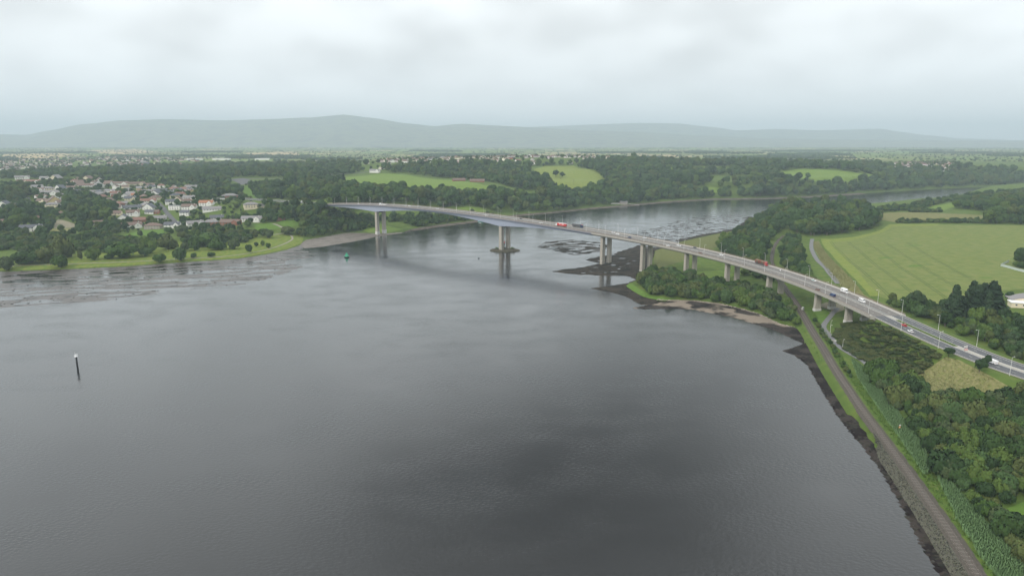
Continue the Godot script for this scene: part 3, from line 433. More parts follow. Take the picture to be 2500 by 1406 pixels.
func build_bridge() -> void:
	var br := thing("road_bridge", "long road bridge of grey steel spans and a concrete viaduct crossing the river", "bridge")
	part("deck_slab", sweep(0.0, DECK_END, 6.0, [[-12.3, -0.5], [-12.3, -0.03], [12.3, -0.03], [12.3, -0.5]]).mesh(), M.concrete, br)
	for sg in [-1.0, 1.0]:
		var far: bool = sg > 0.0
		part("carriageway", sweep(-0.5, DECK_END + 0.5, 5.0, [[sg * 1.0, 0.0], [sg * 10.3, 0.0]] if not far else [[1.0, 0.0], [10.3, 0.0]], false).mesh(), M.asphalt_old, br)
		part("footway", sweep(0.0, DECK_END, 5.0, rect_pts(minf(sg * 10.3, sg * 12.3), maxf(sg * 10.3, sg * 12.3), -0.02, 0.16)).mesh(), M.footway, br)
		var fa := sweep(0.0, STEEL_END, 5.0, rect_pts(minf(sg * 12.3, sg * 12.75), maxf(sg * 12.3, sg * 12.75), -0.95, 0.3))
		var fb := sweep(STEEL_END, DECK_END, 5.0, rect_pts(minf(sg * 12.3, sg * 12.75), maxf(sg * 12.3, sg * 12.75), -1.25, 0.3))
		part("edge_beam", fa.mesh(), M.steel_edge, br)
		part("edge_beam", fb.mesh(), M.concrete, br)
		part("parapet", railing(0.0, DECK_END, sg * 12.5, 1.4, [0.45, 0.62, 0.8, 0.97, 1.15, 1.35], 0.035, 0.28).mesh(), M.parapet, br)
		part("crash_rail", railing(0.0, DECK_END, sg * 0.55, 3.2, [0.62], 0.12, 0.0).mesh(), M.galvanised, br)
		# steel boxes with their haunches over the river piers
		var rings := []
		for i in 98:
			var s := lerpf(1.0, STEEL_END, i / 97.0)
			var d := girder_depth(s)
			rings.append(section(s, [[sg * 11.2, -0.5], [sg * 9.9, -d], [sg * 3.2, -d], [sg * 2.6, -0.5]]))
		var mb := MB.new()
		mb.loft(rings, true, true)
		part("steel_girder", mb.mesh(), M.steel, br)
		rings = []
		for i in 68:
			var s := lerpf(STEEL_END, DECK_END, i / 67.0)
			rings.append(section(s, [[sg * 10.6, -0.5], [sg * 9.2, -1.2], [sg * 8.6, -3.1], [sg * 3.6, -3.1], [sg * 3.0, -0.5]]))
		mb = MB.new()
		mb.loft(rings, true, true)
		part("concrete_girder", mb.mesh(), M.concrete, br)
	# white lines
	for l in [[-10.0, "edge_line"], [-1.5, "edge_line"], [1.5, "edge_line"], [10.0, "edge_line"]]:
		part(l[1], sweep(0.0, DECK_END, 5.0, [[l[0] - 0.09, 0.012], [l[0] + 0.09, 0.012]], false).mesh(), M.paint, br)
	for sg in [-5.75, 5.75]:
		var mb := MB.new()
		var s := 4.0
		while s < DECK_END - 4.0:
			var q := section(s, [[sg - 0.07, 0.012], [sg + 0.07, 0.012]])
			var r := section(s + 2.6, [[sg - 0.07, 0.012], [sg + 0.07, 0.012]])
			mb.quad(q[0], q[1], r[1], r[0])
			s += 9.0
		part("lane_line", mb.mesh(), M.paint, br).set_meta("kind", "stuff")
	for k in PIERS.size():
		var s: float = PIERS[k]
		var d := girder_depth(s)
		var w := road_side(s)
		var t := (road_dir(s) * Vector3(1, 0, 1)).normalized()
		var bas := Basis(t, Vector3.UP, w)
		var o := road_at(s)
		var lats := [-6.3, 6.3]
		for lat in lats:
			var p: Vector3 = o + w * lat
			var gy := maxf(ground_y(p.x, p.z), -2.0) - 1.5
			var top := o.y - d + 0.05
			var wide := 4.6 if k < 2 else 5.0
			var thick := 4.2 if k < 2 else (3.2 if k < 4 else 2.6)
			var mb := MB.new()
			var rings := []
			var hw := wide * 0.5
			var ht := thick * 0.5
			var c := 0.35
			var oct := [[-ht + c, -hw], [ht - c, -hw], [ht, -hw + c], [ht, hw - c], [ht - c, hw], [-ht + c, hw], [-ht, hw - c], [-ht, -hw + c]]
			for y in [gy, top]:
				var r := PackedVector3Array()
				var f := 1.06 if y == gy else 1.0
				for e in oct: r.append(Vector3(p.x, y, p.z) + bas * Vector3(e[0] * f, 0, e[1] * f))
				rings.append(r)
			mb.loft(rings, true, true)
			var leg := part("pier_leg", mb.mesh(), M.pier, br)
			# casting joints and painted or clad foot
			var foot := MB.new()
			var fh := 5.0 if k == 0 else (2.2 if k > 6 else 1.4)
			var fy := maxf(ground_y(p.x, p.z), 0.0)
			foot.box(Vector3(p.x, fy + fh * 0.5 - 0.2, p.z), Vector3(thick * 1.06 + 0.16, fh, wide * 1.06 + 0.16), bas)
			if k == 0 or k == 3 or k > 6: part("pier_base", foot.mesh(), M.pale_concrete, leg)
			elif k < 3: part("tide_mark", foot.mesh(), M.tide, leg)
		var cb := MB.new()
		cb.box(Vector3(o.x, o.y - d - 0.85 if k < 2 else o.y - d - 0.4, o.z), Vector3(1.8, 1.6 if k < 2 else 0.7, 8.2), bas)
		part("crosshead", cb.mesh(), M.steel_dark if k < 2 else M.pier, br)
	for s in [0.0, DECK_END]:
		var o := road_at(s)
		var t := (road_dir(s) * Vector3(1, 0, 1)).normalized()
		var ab := MB.new()
		ab.box(o + Vector3.DOWN * 4.6 + t * (-2.2 if s == 0.0 else 2.2), Vector3(4.2, 8.0, 24.4), Basis(t, Vector3.UP, road_side(s)))
		part("abutment", ab.mesh(), M.concrete, br)

func build_road() -> void:
	for e in [[-200.0, -0.5], [DECK_END + 0.5, 1030.0]]:
		var a: float = e[0]
		var b: float = e[1]
		for sg in [-1.0, 1.0]:
			struct("road", sweep(a, b, 6.0, [[sg * 1.6, 0.03], [sg * 10.6, 0.03]] if sg > 0 else [[-10.6, 0.03], [-1.6, 0.03]], false).mesh(), M.asphalt)
			struct("road_shoulder", sweep(a, b, 6.0, [[sg * 10.6, 0.02], [sg * 11.6, -0.05]] if sg > 0 else [[-11.6, -0.05], [-10.6, 0.02]], false).mesh(), M.gravel)
		struct("kerb", sweep(a, b, 6.0, rect_pts(10.75, 11.0, -0.05, 0.17)).mesh(), M.footway)
		struct("central_reserve", sweep(a, b, 6.0, rect_pts(-1.6, 1.6, -0.1, 0.14)).mesh(), M.reserve if a < 0 else M.concrete)
		for l in [-10.1, -2.0, 2.0, 8.4]:
			struct("road_marking", sweep(a, b, 6.0, [[l - 0.12, 0.045], [l + 0.12, 0.045]], false).mesh(), M.paint)
		for sg in [-6.0, 5.2]:
			var mb := MB.new()
			var s := a + 6.0
			while s < b - 4.0:
				var q := section(s, [[sg - 0.08, 0.045], [sg + 0.08, 0.045]])
				var r := section(s + 2.4, [[sg - 0.08, 0.045], [sg + 0.08, 0.045]])
				mb.quad(q[0], q[1], r[1], r[0])
				s += 9.0
			struct("road_marking", mb.mesh(), M.paint)
	struct("reserve_grass", sweep(DECK_END + 10.0, 884.0, 4.0, rect_pts(-1.35, 1.35, 0.1, 0.24)).mesh(), M.reserve)

# ---------------------------------------------------------------- railway
var rail_fine := PackedVector2Array()
func build_railway() -> void:
	for i in rail.size() - 1:
		for k in 6:
			rail_fine.append(rail[i].cubic_interpolate(rail[i + 1], rail[maxi(i - 1, 0)], rail[mini(i + 2, rail.size() - 1)], k / 6.0))
	rail_fine.append(rail[rail.size() - 1])
	var root := Node3D.new()
	root.name = "railway"
	add_child(root)
	root.set_meta("kind", "structure")
	root.set_meta("label", "single railway track on grey ballast along the shore")
	var prof := [[-3.3, 3.1], [-2.7, 3.36], [-1.9, 3.42], [-1.5, 3.6], [1.5, 3.6], [1.9, 3.42], [2.7, 3.36], [3.4, 3.1]]
	var sw := func(pr: Array, closed: bool) -> ArrayMesh:
		var mb := MB.new()
		var rings := []
		for i in rail_fine.size():
			var d := (rail_fine[mini(i + 1, rail_fine.size() - 1)] - rail_fine[maxi(i - 1, 0)]).normalized()
			var r := PackedVector3Array()
			for e in pr: r.append(Vector3(rail_fine[i].x - d.y * e[0], e[1], rail_fine[i].y + d.x * e[0]))
			rings.append(r)
		mb.loft(rings, closed, false)
		return mb.mesh()
	part("ballast", sw.call(prof, false), M.ballast, root)
	for g in [-0.82, 0.82]:
		part("rail", sw.call([[g - 0.07, 3.66], [g - 0.035, 3.84], [g + 0.035, 3.84], [g + 0.07, 3.66]], true), M.rail, root)
	var box := MB.new()
	box.box(Vector3.ZERO, Vector3(2.6, 0.16, 0.28))
	var sl := box.mesh()
	var xf: Array[Transform3D] = []
	var acc := 0.0
	for i in rail_fine.size() - 1:
		var a := rail_fine[i]
		var b := rail_fine[i + 1]
		var ln := a.distance_to(b)
		while acc < ln:
			var p := a.lerp(b, acc / ln)
			var d := (b - a) / ln
			xf.append(Transform3D(Basis(Vector3(-d.y, 0, d.x), Vector3.UP, Vector3(-d.x, 0, -d.y)), Vector3(p.x, 3.62, p.y)))
			acc += 0.75
		acc -= ln
	var first := 0
	while first < xf.size() and xf[first].origin.z > -172.0: first += 1
	var many: Array[Transform3D] = []
	for i in xf.size():
		if i >= first and i < first + 300:
			var o := part("sleeper", sl, M.sleeper if i % 3 else M.sleeper_pale, root)
			o.transform = xf[i]
		else: many.append(xf[i])
	var mm := multi("sleepers", sl, M.sleeper, many, [], root)
	mm.set_meta("kind", "stuff")
	# stone sea wall under the water side of the track
	var wall := MB.new()
	var rings := []
	for i in mini(48, rail_fine.size()):
		var d := (rail_fine[mini(i + 1, rail_fine.size() - 1)] - rail_fine[maxi(i - 1, 0)]).normalized()
		var r := PackedVector3Array()
		var j := bumps.get_noise_2d(i * 9.0, 3.0) * 0.5
		var f := smoothstep(48.0, 40.0, i)
		for e in [[-2.5, 3.38], [-2.9, 3.6], [-3.7, 3.58], [-4.6 + j * 0.2, 2.6 + j * 0.4], [-6.2 + j * 0.6, 0.5], [-6.8 + j, -0.6]]:
			var la: float = lerpf(-2.6, e[0], f)
			r.append(Vector3(rail_fine[i].x - d.y * la, minf(e[1], lerpf(3.2, 9.0, f)), rail_fine[i].y + d.x * la))
		rings.append(r)
	wall.loft(rings, false, false)
	var o := part("sea_wall", wall.mesh(), M.sea_stone, self)
	tag(o, "sloping grey stone sea wall between the railway and the dark shore", "wall")
	# the rough stones of its face, too small to pick apart
	var mb := MB.new()
	rng.seed = 8
	mb.col = Color.WHITE
	var w := []
	for q in ico_v: w.append(q * rng.randf_range(0.75, 1.15))
	for f in range(0, 60, 3): mb.tri(w[ico_f[f]], w[ico_f[f + 2]], w[ico_f[f + 1]])
	var stones := []
	var cols := []
	for i in rings.size() - 1:
		var r: PackedVector3Array = rings[i]
		var q: PackedVector3Array = rings[i + 1]
		var n := int(r[3].distance_to(q[3]) * 22.0)
		for k in n:
			var t := rng.randf()
			var j := rng.randi_range(1, 4)
			var u := rng.randf()
			var p := r[j].lerp(q[j], t).lerp(r[j + 1].lerp(q[j + 1], t), u)
			var sc := rng.randf_range(0.12, 0.34)
			stones.append(Transform3D(Basis(rand_dir(), rng.randf() * TAU) * Basis.from_scale(Vector3(sc * 1.3, sc * 0.7, sc)), p))
			var g := rng.randf_range(0.025, 0.11)
			cols.append(Color(g, g * rng.randf_range(0.93, 1.1), g * rng.randf_range(0.65, 0.9)))
	var st := multi("wall_stones", mb.mesh(), M.mass_leaf, stones, cols)
	st.set_meta("label", "rough mossy stones facing the railway sea wall")
	# bushes along the track: a loose hedge on the land side, clumps on the bank
	rng.seed = 19
	for i in rail_fine.size() - 1:
		var p := rail_fine[i]
		if p.y > -300.0 or p.y < -480.0: continue
		var d := rail_fine[i + 1] - p
		var n := Vector2(-d.y, d.x).normalized()
		for k in int(d.length() / 2.6):
			var q := p + d * rng.randf()
			if p.y < -350.0 and rng.randf() < 0.8:
				q += n * rng.randf_range(4.6, 6.6)
				trees.append([q.x, q.y, rng.randf_range(0.9, 1.8), rng.randf_range(1.2, 2.6), "shrub", "track"])
			elif rng.randf() < 0.32:
				q -= n * rng.randf_range(5.0, 9.0)
				if shore(q.x, q.y) > 1.5: trees.append([q.x, q.y, rng.randf_range(0.8, 2.2), rng.randf_range(0.9, 2.4), "shrub", "track"])

func multi(called: String, mesh: Mesh, mat: Material, xf: Array, cols: Array, parent: Node3D = self) -> MultiMeshInstance3D:
	var mm := MultiMesh.new()
	mm.transform_format = MultiMesh.TRANSFORM_3D
	mm.use_colors = cols.size() > 0
	mm.mesh = mesh
	mm.instance_count = xf.size()
	for i in xf.size():
		mm.set_instance_transform(i, xf[i])
		if cols.size(): mm.set_instance_color(i, cols[i])
	var o := MultiMeshInstance3D.new()
	o.name = numbered(called) if parent == self else called
	o.multimesh = mm
	if mat: o.material_override = mat
	parent.add_child(o, true)
	o.set_meta("kind", "stuff")
	return o

# ---------------------------------------------------------------- trees
var ico_v := PackedVector3Array()
var ico_f := PackedInt32Array()
func make_ico() -> void:
	var t := (1.0 + sqrt(5.0)) / 2.0
	var v := [Vector3(-1, t, 0), Vector3(1, t, 0), Vector3(-1, -t, 0), Vector3(1, -t, 0), Vector3(0, -1, t), Vector3(0, 1, t), Vector3(0, -1, -t), Vector3(0, 1, -t), Vector3(t, 0, -1), Vector3(t, 0, 1), Vector3(-t, 0, -1), Vector3(-t, 0, 1)]
	for p in v: ico_v.append(p.normalized())
	ico_f = PackedInt32Array([0, 11, 5, 0, 5, 1, 0, 1, 7, 0, 7, 10, 0, 10, 11, 1, 5, 9, 5, 11, 4, 11, 10, 2, 10, 7, 6, 7, 1, 8, 3, 9, 4, 3, 4, 2, 3, 2, 6, 3, 6, 8, 3, 8, 9, 4, 9, 5, 2, 4, 11, 6, 2, 10, 8, 6, 7, 9, 8, 1])

func rand_dir() -> Vector3:
	var z := rng.randf_range(-1.0, 1.0)
	var a := rng.randf() * TAU
	var r := sqrt(1.0 - z * z)
	return Vector3(r * cos(a), z, r * sin(a))

# crown one unit in radius standing on y = 0; many small leaf sprays over uneven lobes
func crown_mesh(sd: int, kind: String, leaves: int, size: float) -> ArrayMesh:
	rng.seed = sd
	var mb := MB.new()
	var lobes := []
	if kind == "conifer":
		for k in 15:
			var y := 0.25 + k * 0.17
			var r := (1.0 - k / 16.5) * rng.randf_range(0.75, 1.05)
			for j in 3:
				var a := rng.randf() * TAU
				lobes.append([Vector3(cos(a) * r * 0.55, y + rng.randf_range(-0.1, 0.1), sin(a) * r * 0.55), Vector3(r * 0.6 + 0.1, 0.2 + r * 0.12, r * 0.6 + 0.1)])
	else:
		var top := 1.5 if kind == "tree" else (1.05 if kind == "shrub" else 2.0)
		var cnt := 13 if kind == "tree" else 11
		for k in cnt:
			var d := rand_dir()
			d.y = absf(d.y) if rng.randf() < 0.75 else d.y * 0.6
			var e := rng.randf_range(0.45, 0.72)
			var rr := rng.randf_range(0.3, 0.46)
			lobes.append([Vector3(d.x * e, top * 0.5 + d.y * e * top * 0.52, d.z * e), Vector3(rr, rr * rng.randf_range(0.7, 0.95) * (1.0 if top < 1.6 else 1.3), rr)])
		lobes.append([Vector3(0, top * 0.45, 0), Vector3(0.62, top * 0.42, 0.62)])
	for l in lobes:
		var p: Vector3 = l[0]
		var r: Vector3 = l[1] * 0.8
		mb.col = Color(0.8, 0.8, 0.8)
		var w := []
		for q in ico_v: w.append(p + q * r * rng.randf_range(0.85, 1.1))
		for f in range(0, 60, 3): mb.tri(w[ico_f[f]], w[ico_f[f + 2]], w[ico_f[f + 1]])
	for k in leaves:
		var l: Array = lobes[rng.randi() % lobes.size()]
		var d := rand_dir()
		if d.y < -0.35: d.y = -d.y
		var p: Vector3 = l[0] + d * l[1] * rng.randf_range(0.9, 1.12)
		var deep := false
		for q in lobes:
			if q == l: continue
			var e: Vector3 = (p - q[0]) / q[1]
			if e.length_squared() < 0.55:
				deep = true; break
		if deep: continue
		var nn: Vector3 = (d / l[1]).normalized()
		nn = (nn + rand_dir() * 0.75).normalized()
		var t := nn.cross(rand_dir()).normalized()
		var b := nn.cross(t)
		var s := size * rng.randf_range(0.6, 1.3)
		var lum := rng.randf_range(0.7, 1.45)
		mb.col = Color(lum * rng.randf_range(0.85, 1.2), lum, lum)
		var c1 := p + t * s
		var c2 := p - t * s * 0.6 + b * s * 0.8
		var c3 := p - t * s * 0.6 - b * s * 0.8
		var c4 := p - t * s * 1.5 + b * s * rng.randf_range(-0.3, 0.3)
		# the spray faces out like the lobe it sits on
		var sn: Vector3 = ((d / l[1]).normalized() * 0.75 + nn * 0.5).normalized()
		mb.leaf(c1, c2, c3, sn); mb.leaf(c4, c3, c2, sn)
	return mb.mesh()

func trunk_mesh(sd: int) -> ArrayMesh:
	rng.seed = sd
	var mb := MB.new()
	mb.tube(Vector3(0, -0.12, 0), Vector3(0.02, 0.55, 0.01), 0.085, 0.06, 7)
	for k in 5:
		var a := TAU * k / 5.0 + rng.randf()
		var e := Vector3(cos(a) * 0.45, rng.randf_range(0.75, 1.1), sin(a) * 0.45)
		mb.tube(Vector3(0.02, 0.48, 0.01), e, 0.045, 0.015, 5)
	return mb.mesh()

var crowns := {}
var trunks := []
var greens := {}
var trees := []   # [x, z, radius, height, kind, zone]
const ZONE := {
	"thicket": ["shrub", "leafy green shrub crowded in the thicket between the railway reeds and the road", "shrubs of the railway thicket", "crowded in the thicket beside the railway reeds"],
	"promontory": ["shrub", "leafy tree on the wooded spit under the viaduct beside the dark mud", "trees of the wooded spit", "on the wooded spit under the viaduct"],
	"roadside": ["broadleaf_tree", "leafy tree in the belt between the road and the crop field", "trees beside the road", "in the belt between road and crop field"],
	"pines": ["pine_tree", "tall dark pine in the clump between the road and the crop field", "pines beside the road", ""],
	"railwood_river": ["broadleaf_tree", "leafy tree in the wood between the river and the railway beyond the bridge", "trees of the railway wood", "in the wood between river and railway"],
	"railwood_path": ["broadleaf_tree", "leafy tree between the railway cutting and the cycle path", "trees beside the cycle path", "between the railway and the cycle path"],
	"under_bridge": ["shrub", "leafy shrub in the shade under the viaduct beside the railway", "shrubs under the viaduct", "in the shade under the viaduct"],
	"hump": ["broadleaf_tree", "tall tree in the rounded wood behind the crop field", "trees of the rounded wood", "in the rounded wood behind the crop field"],
	"left_scrub": ["shrub", "round willow shrub in the scrub behind the left shore meadow", "shrubs of the left shore", "in the scrub behind the left shore"],
	"slope_wood": ["broadleaf_tree", "leafy tree on the wooded slope below the far end of the bridge", "trees of the bridge slope", "on the slope below the bridge's far end"],
	"under_wood": ["broadleaf_tree", "small tree on the far bank below the steel spans", "trees below the steel spans", "on the far bank below the steel spans"],
	"fieldtrees": ["broadleaf_tree", "dark tree beside the pale fence at the right edge of the crop field", "trees by the pale fence", "beside the pale fence of the crop field"],
	"suburb": ["broadleaf_tree", "garden tree standing among the houses of the hillside suburb", "garden trees of the suburb", "in a garden of the hillside suburb"],
	"suburb_wood": ["broadleaf_tree", "large tree in the tree belts between the suburb houses", "tree belts of the suburb", "in the tree belts of the suburb"],
	"bank_wood": ["broadleaf_tree", "tall tree in the wood along the far river bank", "trees of the far bank", "in the wood along the far bank"],
	"farwood_right": ["broadleaf_tree", "tall tree in the wood at the right edge behind the crop field", "trees at the right edge", "in the wood at the right edge"],
	"hedge": ["shrub", "hedge bush in the hedgerow along the back of the crop field", "hedgerow bushes", "in the hedgerow behind the crop field"],
	"track": ["shrub", "low round bush growing beside the railway ballast", "bushes beside the railway", "beside the railway ballast"],
	"meadow": ["shrub", "round dark shrub standing on the open shore meadow", "shrubs on the meadow", "alone on the left shore meadow"],
}

func make_crowns() -> void:
	crowns["tree"] = []
	crowns["shrub"] = []
	crowns["conifer"] = []
	crowns["tall"] = []
	for k in 6: crowns["tree"].append(crown_mesh(100 + k, "tree", 2600, 0.085))
	for k in 6: crowns["shrub"].append(crown_mesh(200 + k, "shrub", 2300, 0.085))
	for k in 3: crowns["conifer"].append(crown_mesh(300 + k, "conifer", 3000, 0.1))
	for k in 2: crowns["tall"].append(crown_mesh(400 + k, "tall", 2600, 0.085))
	for k in 4: trunks.append(trunk_mesh(500 + k))
	greens["tree"] = [lin(.058, .106, .026), lin(.04, .08, .023), lin(.085, .135, .03), lin(.046, .086, .033), lin(.03, .06, .021), lin(.078, .104, .03), lin(.06, .112, .038)]
	greens["shrub"] = [lin(.054, .102, .022), lin(.04, .077, .021), lin(.085, .135, .03), lin(.068, .098, .04), lin(.029, .058, .019), lin(.06, .108, .036), lin(.09, .115, .036)]
	greens["conifer"] = [lin(.026, .05, .024), lin(.033, .06, .028), lin(.022, .043, .022)]
	greens["tall"] = [lin(.055, .095, .03), lin(.046, .076, .033)]
	for k in greens.keys().duplicate():
		var ms := []
		for c in greens[k]: ms.append(leaf_mat(c))
		greens[k + "_m"] = ms

var bald := []     # [center, radius] kept free of trees
func grow_woods() -> void:
	for w in WOODS:
		var poly := poly_of(w[5])
		var sp: float = w[2]
		var lo := poly[0]
		var hi := poly[0]
		for p in poly:
			lo = lo.min(p); hi = hi.max(p)
		rng.seed = hash(w[0]) + int(lo.x)
		var nx := int((hi.x - lo.x) / sp) + 1
		var nz := int((hi.y - lo.y) / sp) + 1
		for j in nz:
			for i in nx:
				var p := lo + Vector2(i + rng.randf_range(-0.45, 0.45) + (0.5 if j % 2 else 0.0), j + rng.randf_range(-0.45, 0.45)) * sp
				var hh := rng.randf_range(w[3] * 0.8, w[4])
				var u := rng.randf()
				if rng.randf() < 0.07: hh = w[4] * 1.25
				if not Geometry2D.is_point_in_polygon(p, poly): continue
				if shore(p.x, p.y) < 2.5: continue
				if u < 0.13 and w[0] != "hedge": continue
				if keep_clear(p, w[0]): continue
				var kind := "tree"
				var rad: float = hh * rng.randf_range(0.36, 0.5)
				match w[1]:
					"scrub":
						kind = "shrub"; rad = maxf(sp * 0.62, hh * rng.randf_range(0.5, 0.75))
					"conifer":
						kind = "conifer"; rad = hh * rng.randf_range(0.27, 0.36)
					"mixed":
						kind = "shrub" if u < 0.45 else ("tall" if u > 0.93 else "tree")
						if kind == "shrub":
							hh *= 0.7; rad = hh * 0.7
					_:
						kind = "conifer" if u > 0.97 else ("tall" if u > 0.93 else "tree")
						if kind == "tree": rad = maxf(rad, sp * 0.55)
						if kind == "tall": rad *= 0.7
						if kind == "conifer": rad = hh * 0.24
				trees.append([p.x, p.y, rad, hh, kind, w[0]])

func keep_clear(p: Vector2, zone: String) -> bool:
	if zone in ["suburb", "suburb_wood", "back_wood", "ridge_wood", "mid_wood", "bank_wood"]:
		for b in bald:
			if p.distance_squared_to(b[0]) < b[1] * b[1]: return true
		for f in FIELDS_P:
			if Geometry2D.is_point_in_polygon(p, f): return true
	if p.x > 60 and p.x < 600 and p.y > -1100:
		if line_near(p, rail).x < 7.5: return true
		var r := line_near(p, road2)
		var s := r.y * 20.0 - 200.0
		if r.x < (15.5 if s > 800.0 else 14.5) and (s > 715.0): return true
		if r.x < 8.0 and s > 560.0: return true
		for q in PATHS_P:
			if line_near(p, q).x < 5.5: return true
	elif zone == "slope_wood" or zone == "suburb":
		var r := line_near(p, road2)
		var s := r.y * 20.0 - 200.0
		if r.x < 18.0 and (s < 12.0 or road_at(s).y - ground_y(p.x, p.y) < 18.0): return true
	return false

var FIELDS_P := []
var PATHS_P := []
var cam: Camera3D

func in_view(p: Vector3) -> bool:
	var q := cam.transform.affine_inverse() * p
	if q.z > -10.0: return false
	return absf(q.x / -q.z) < 0.77 and absf(q.y / -q.z) < 0.44

func plant_trees() -> void:
	rng.seed = 77
	var ranked := []
	for i in trees.size():
		var t: Array = trees[i]
		var p := Vector3(t[0], ground_y(t[0], t[1]), t[1])
		var seen := 0.0
		if in_view(p + Vector3.UP * t[3] * 0.7): seen = t[3] / p.distance_to(cam.position)
		if not ZONE.has(t[5]): seen *= 0.0
		ranked.append([seen, i, p])
	ranked.sort_custom(func(a, b): return a[0] > b[0])
	var counts := {"shrub": 0, "broadleaf_tree": 0, "pine_tree": 0}
	var masses := {}
	var mass_cols := {}
	for e in ranked:
		var t: Array = trees[e[1]]
		var kind: String = t[4]
		var p: Vector3 = e[2]
		var vi: int = rng.randi() % crowns[kind].size()
		var top := 1.5 if kind == "tree" else (1.15 if kind == "shrub" else (2.95 if kind == "conifer" else 2.1))
		var base := 0.12 if kind != "shrub" else -0.12
		var sc := Vector3(t[2], t[3] * (1.0 - base) / top, t[2]) * rng.randf_range(0.92, 1.08)
		var turn := rng.randf() * TAU
		var cname: String = ZONE[t[5]][0] if ZONE.has(t[5]) else "far"
		if kind == "conifer" and cname != "far": cname = "pine_tree"
		var lim := 290 if cname == "shrub" else 280
		if e[0] > 0.0 and cname != "far" and counts[cname] < lim:
			counts[cname] += 1
			var label: String = ZONE[t[5]][1]
			var ci: int = rng.randi() % greens[kind + "_m"].size()
			if kind != "conifer":
				var big: String = "tall" if t[3] > (8.0 if cname == "shrub" else 16.0) else ("low" if t[3] < (5.2 if cname == "shrub" else 9.0) else "middling")
				var hue: Array = ["fresh green", "deep green", "pale yellow-green", "grey-green" if kind == "shrub" else "blue-green", "dark green", "bright green" if kind == "shrub" else "olive green", "olive green" if kind == "shrub" else "cool green"]
				label = big + " " + hue[ci % 7] + " " + ZONE[t[5]][0].replace("broadleaf_", "") + " " + ZONE[t[5]][3]
			if kind == "conifer" and t[5] != "pines": label = "dark pointed conifer growing in the wood among rounder broadleaf trees"
			var o := thing(cname, label, "shrub" if cname == "shrub" else "tree", p, turn, ZONE[t[5]][2] if not (kind == "conifer" and t[5] != "pines") else "pointed conifers in the woods")
			var cr := part("crown", crowns[kind][vi], greens[kind + "_m"][ci], o)
			cr.position.y = t[3] * base; cr.scale = sc
			var tr := part("trunk", trunks[rng.randi() % 4], M.bark, o)
			tr.scale = Vector3(t[2] * 0.9, t[3] * 0.8, t[2] * 0.9)
		else:
			var key := kind + str(vi)
			if not masses.has(key):
				masses[key] = []; mass_cols[key] = []
			masses[key].append(Transform3D(Basis(Vector3.UP, turn) * Basis.from_scale(sc), p + Vector3.UP * t[3] * base * 0.5))
			var c: Color = greens[kind][rng.randi() % greens[kind].size()]
			mass_cols[key].append(c.srgb_to_linear())
	var names := {"tree": "woodland", "tall": "woodland", "conifer": "pine_woodland", "shrub": "scrub"}
	for key in masses:
		var kind: String = key.left(-1)
		var o := multi(names[kind], crowns[kind][int(key.right(1))], M.mass_leaf, masses[key], mass_cols[key])
		o.set_meta("label", "woods and hedgerow trees across the far banks and hills")
		o.set_meta("category", "trees")

func lone_tree(x: float, z: float, r: float, h: float, kind: String, m: Material, label: String, group := "", called := "broadleaf_tree") -> void:
	var p := Vector3(x, ground_y(x, z), z)
	var o := thing(called, label, "shrub" if called == "shrub" else "tree", p, rng.randf() * TAU, group)
	var top := 1.5 if kind == "tree" else 1.15
	var cr := part("crown", crowns[kind][rng.randi() % crowns[kind].size()], m, o)
	var b := 0.12 if kind == "tree" else -0.12
	cr.position.y = h * b
	cr.scale = Vector3(r, h * (1.0 - b) / top, r)
	var tr := part("trunk", trunks[rng.randi() % 4], M.bark, o)
	tr.scale = Vector3(r * 0.9, h * 0.75, r * 0.9)

# ---------------------------------------------------------------- water, mud, hills, farmland
func build_water() -> void:
	var size := 2048
	var fine := noise(5, 0.085, 3)
	fine.domain_warp_enabled = false
	var a := fine.get_seamless_image(size, size).get_data()
	var b := noise(6, 0.0042, 3).get_seamless_image(size, size).get_data()
	var h := PackedByteArray()
	var r := PackedByteArray()
	h.resize(size * size); r.resize(size * size)
	for i in size * size:
		var w := b[i]
		h[i] = clampi(128 + ((a[i] - 128) * (20 + w + w / 4)) / 255, 0, 255)
		r[i] = clampi(10 + w / 8, 0, 255)
	var hi := Image.create_from_data(size, size, false, Image.FORMAT_L8, h)
	hi.convert(Image.FORMAT_RGBA8)
	hi.bump_map_to_normal_map(2.0)
	var m := flat_mat(lin(.003, .003, .0032), 0.5, 0.0, 0.38)
	m.clearcoat_enabled = true; m.clearcoat = 0.4; m.clearcoat_roughness = 0.1
	m.normal_enabled = true
	m.normal_texture = ImageTexture.create_from_image(hi)
	m.normal_scale = WAVE
	m.roughness = 1.0
	m.roughness_texture = ImageTexture.create_from_image(Image.create_from_data(size, size, false, Image.FORMAT_L8, r))
	m.uv1_triplanar = true; m.uv1_world_triplanar = true
	m.uv1_scale = Vector3(1.0 / 420.0, 1.0 / 300.0, 1.0 / 260.0)
	var mb := MB.new()
	mb.quad(Vector3(-2400, 0, -2400), Vector3(2000, 0, -2400), Vector3(2000, 0, 300), Vector3(-2400, 0, 300))
	struct("river", mb.mesh(), m, "wide grey river mirroring the overcast sky")
const WAVE := 0.44

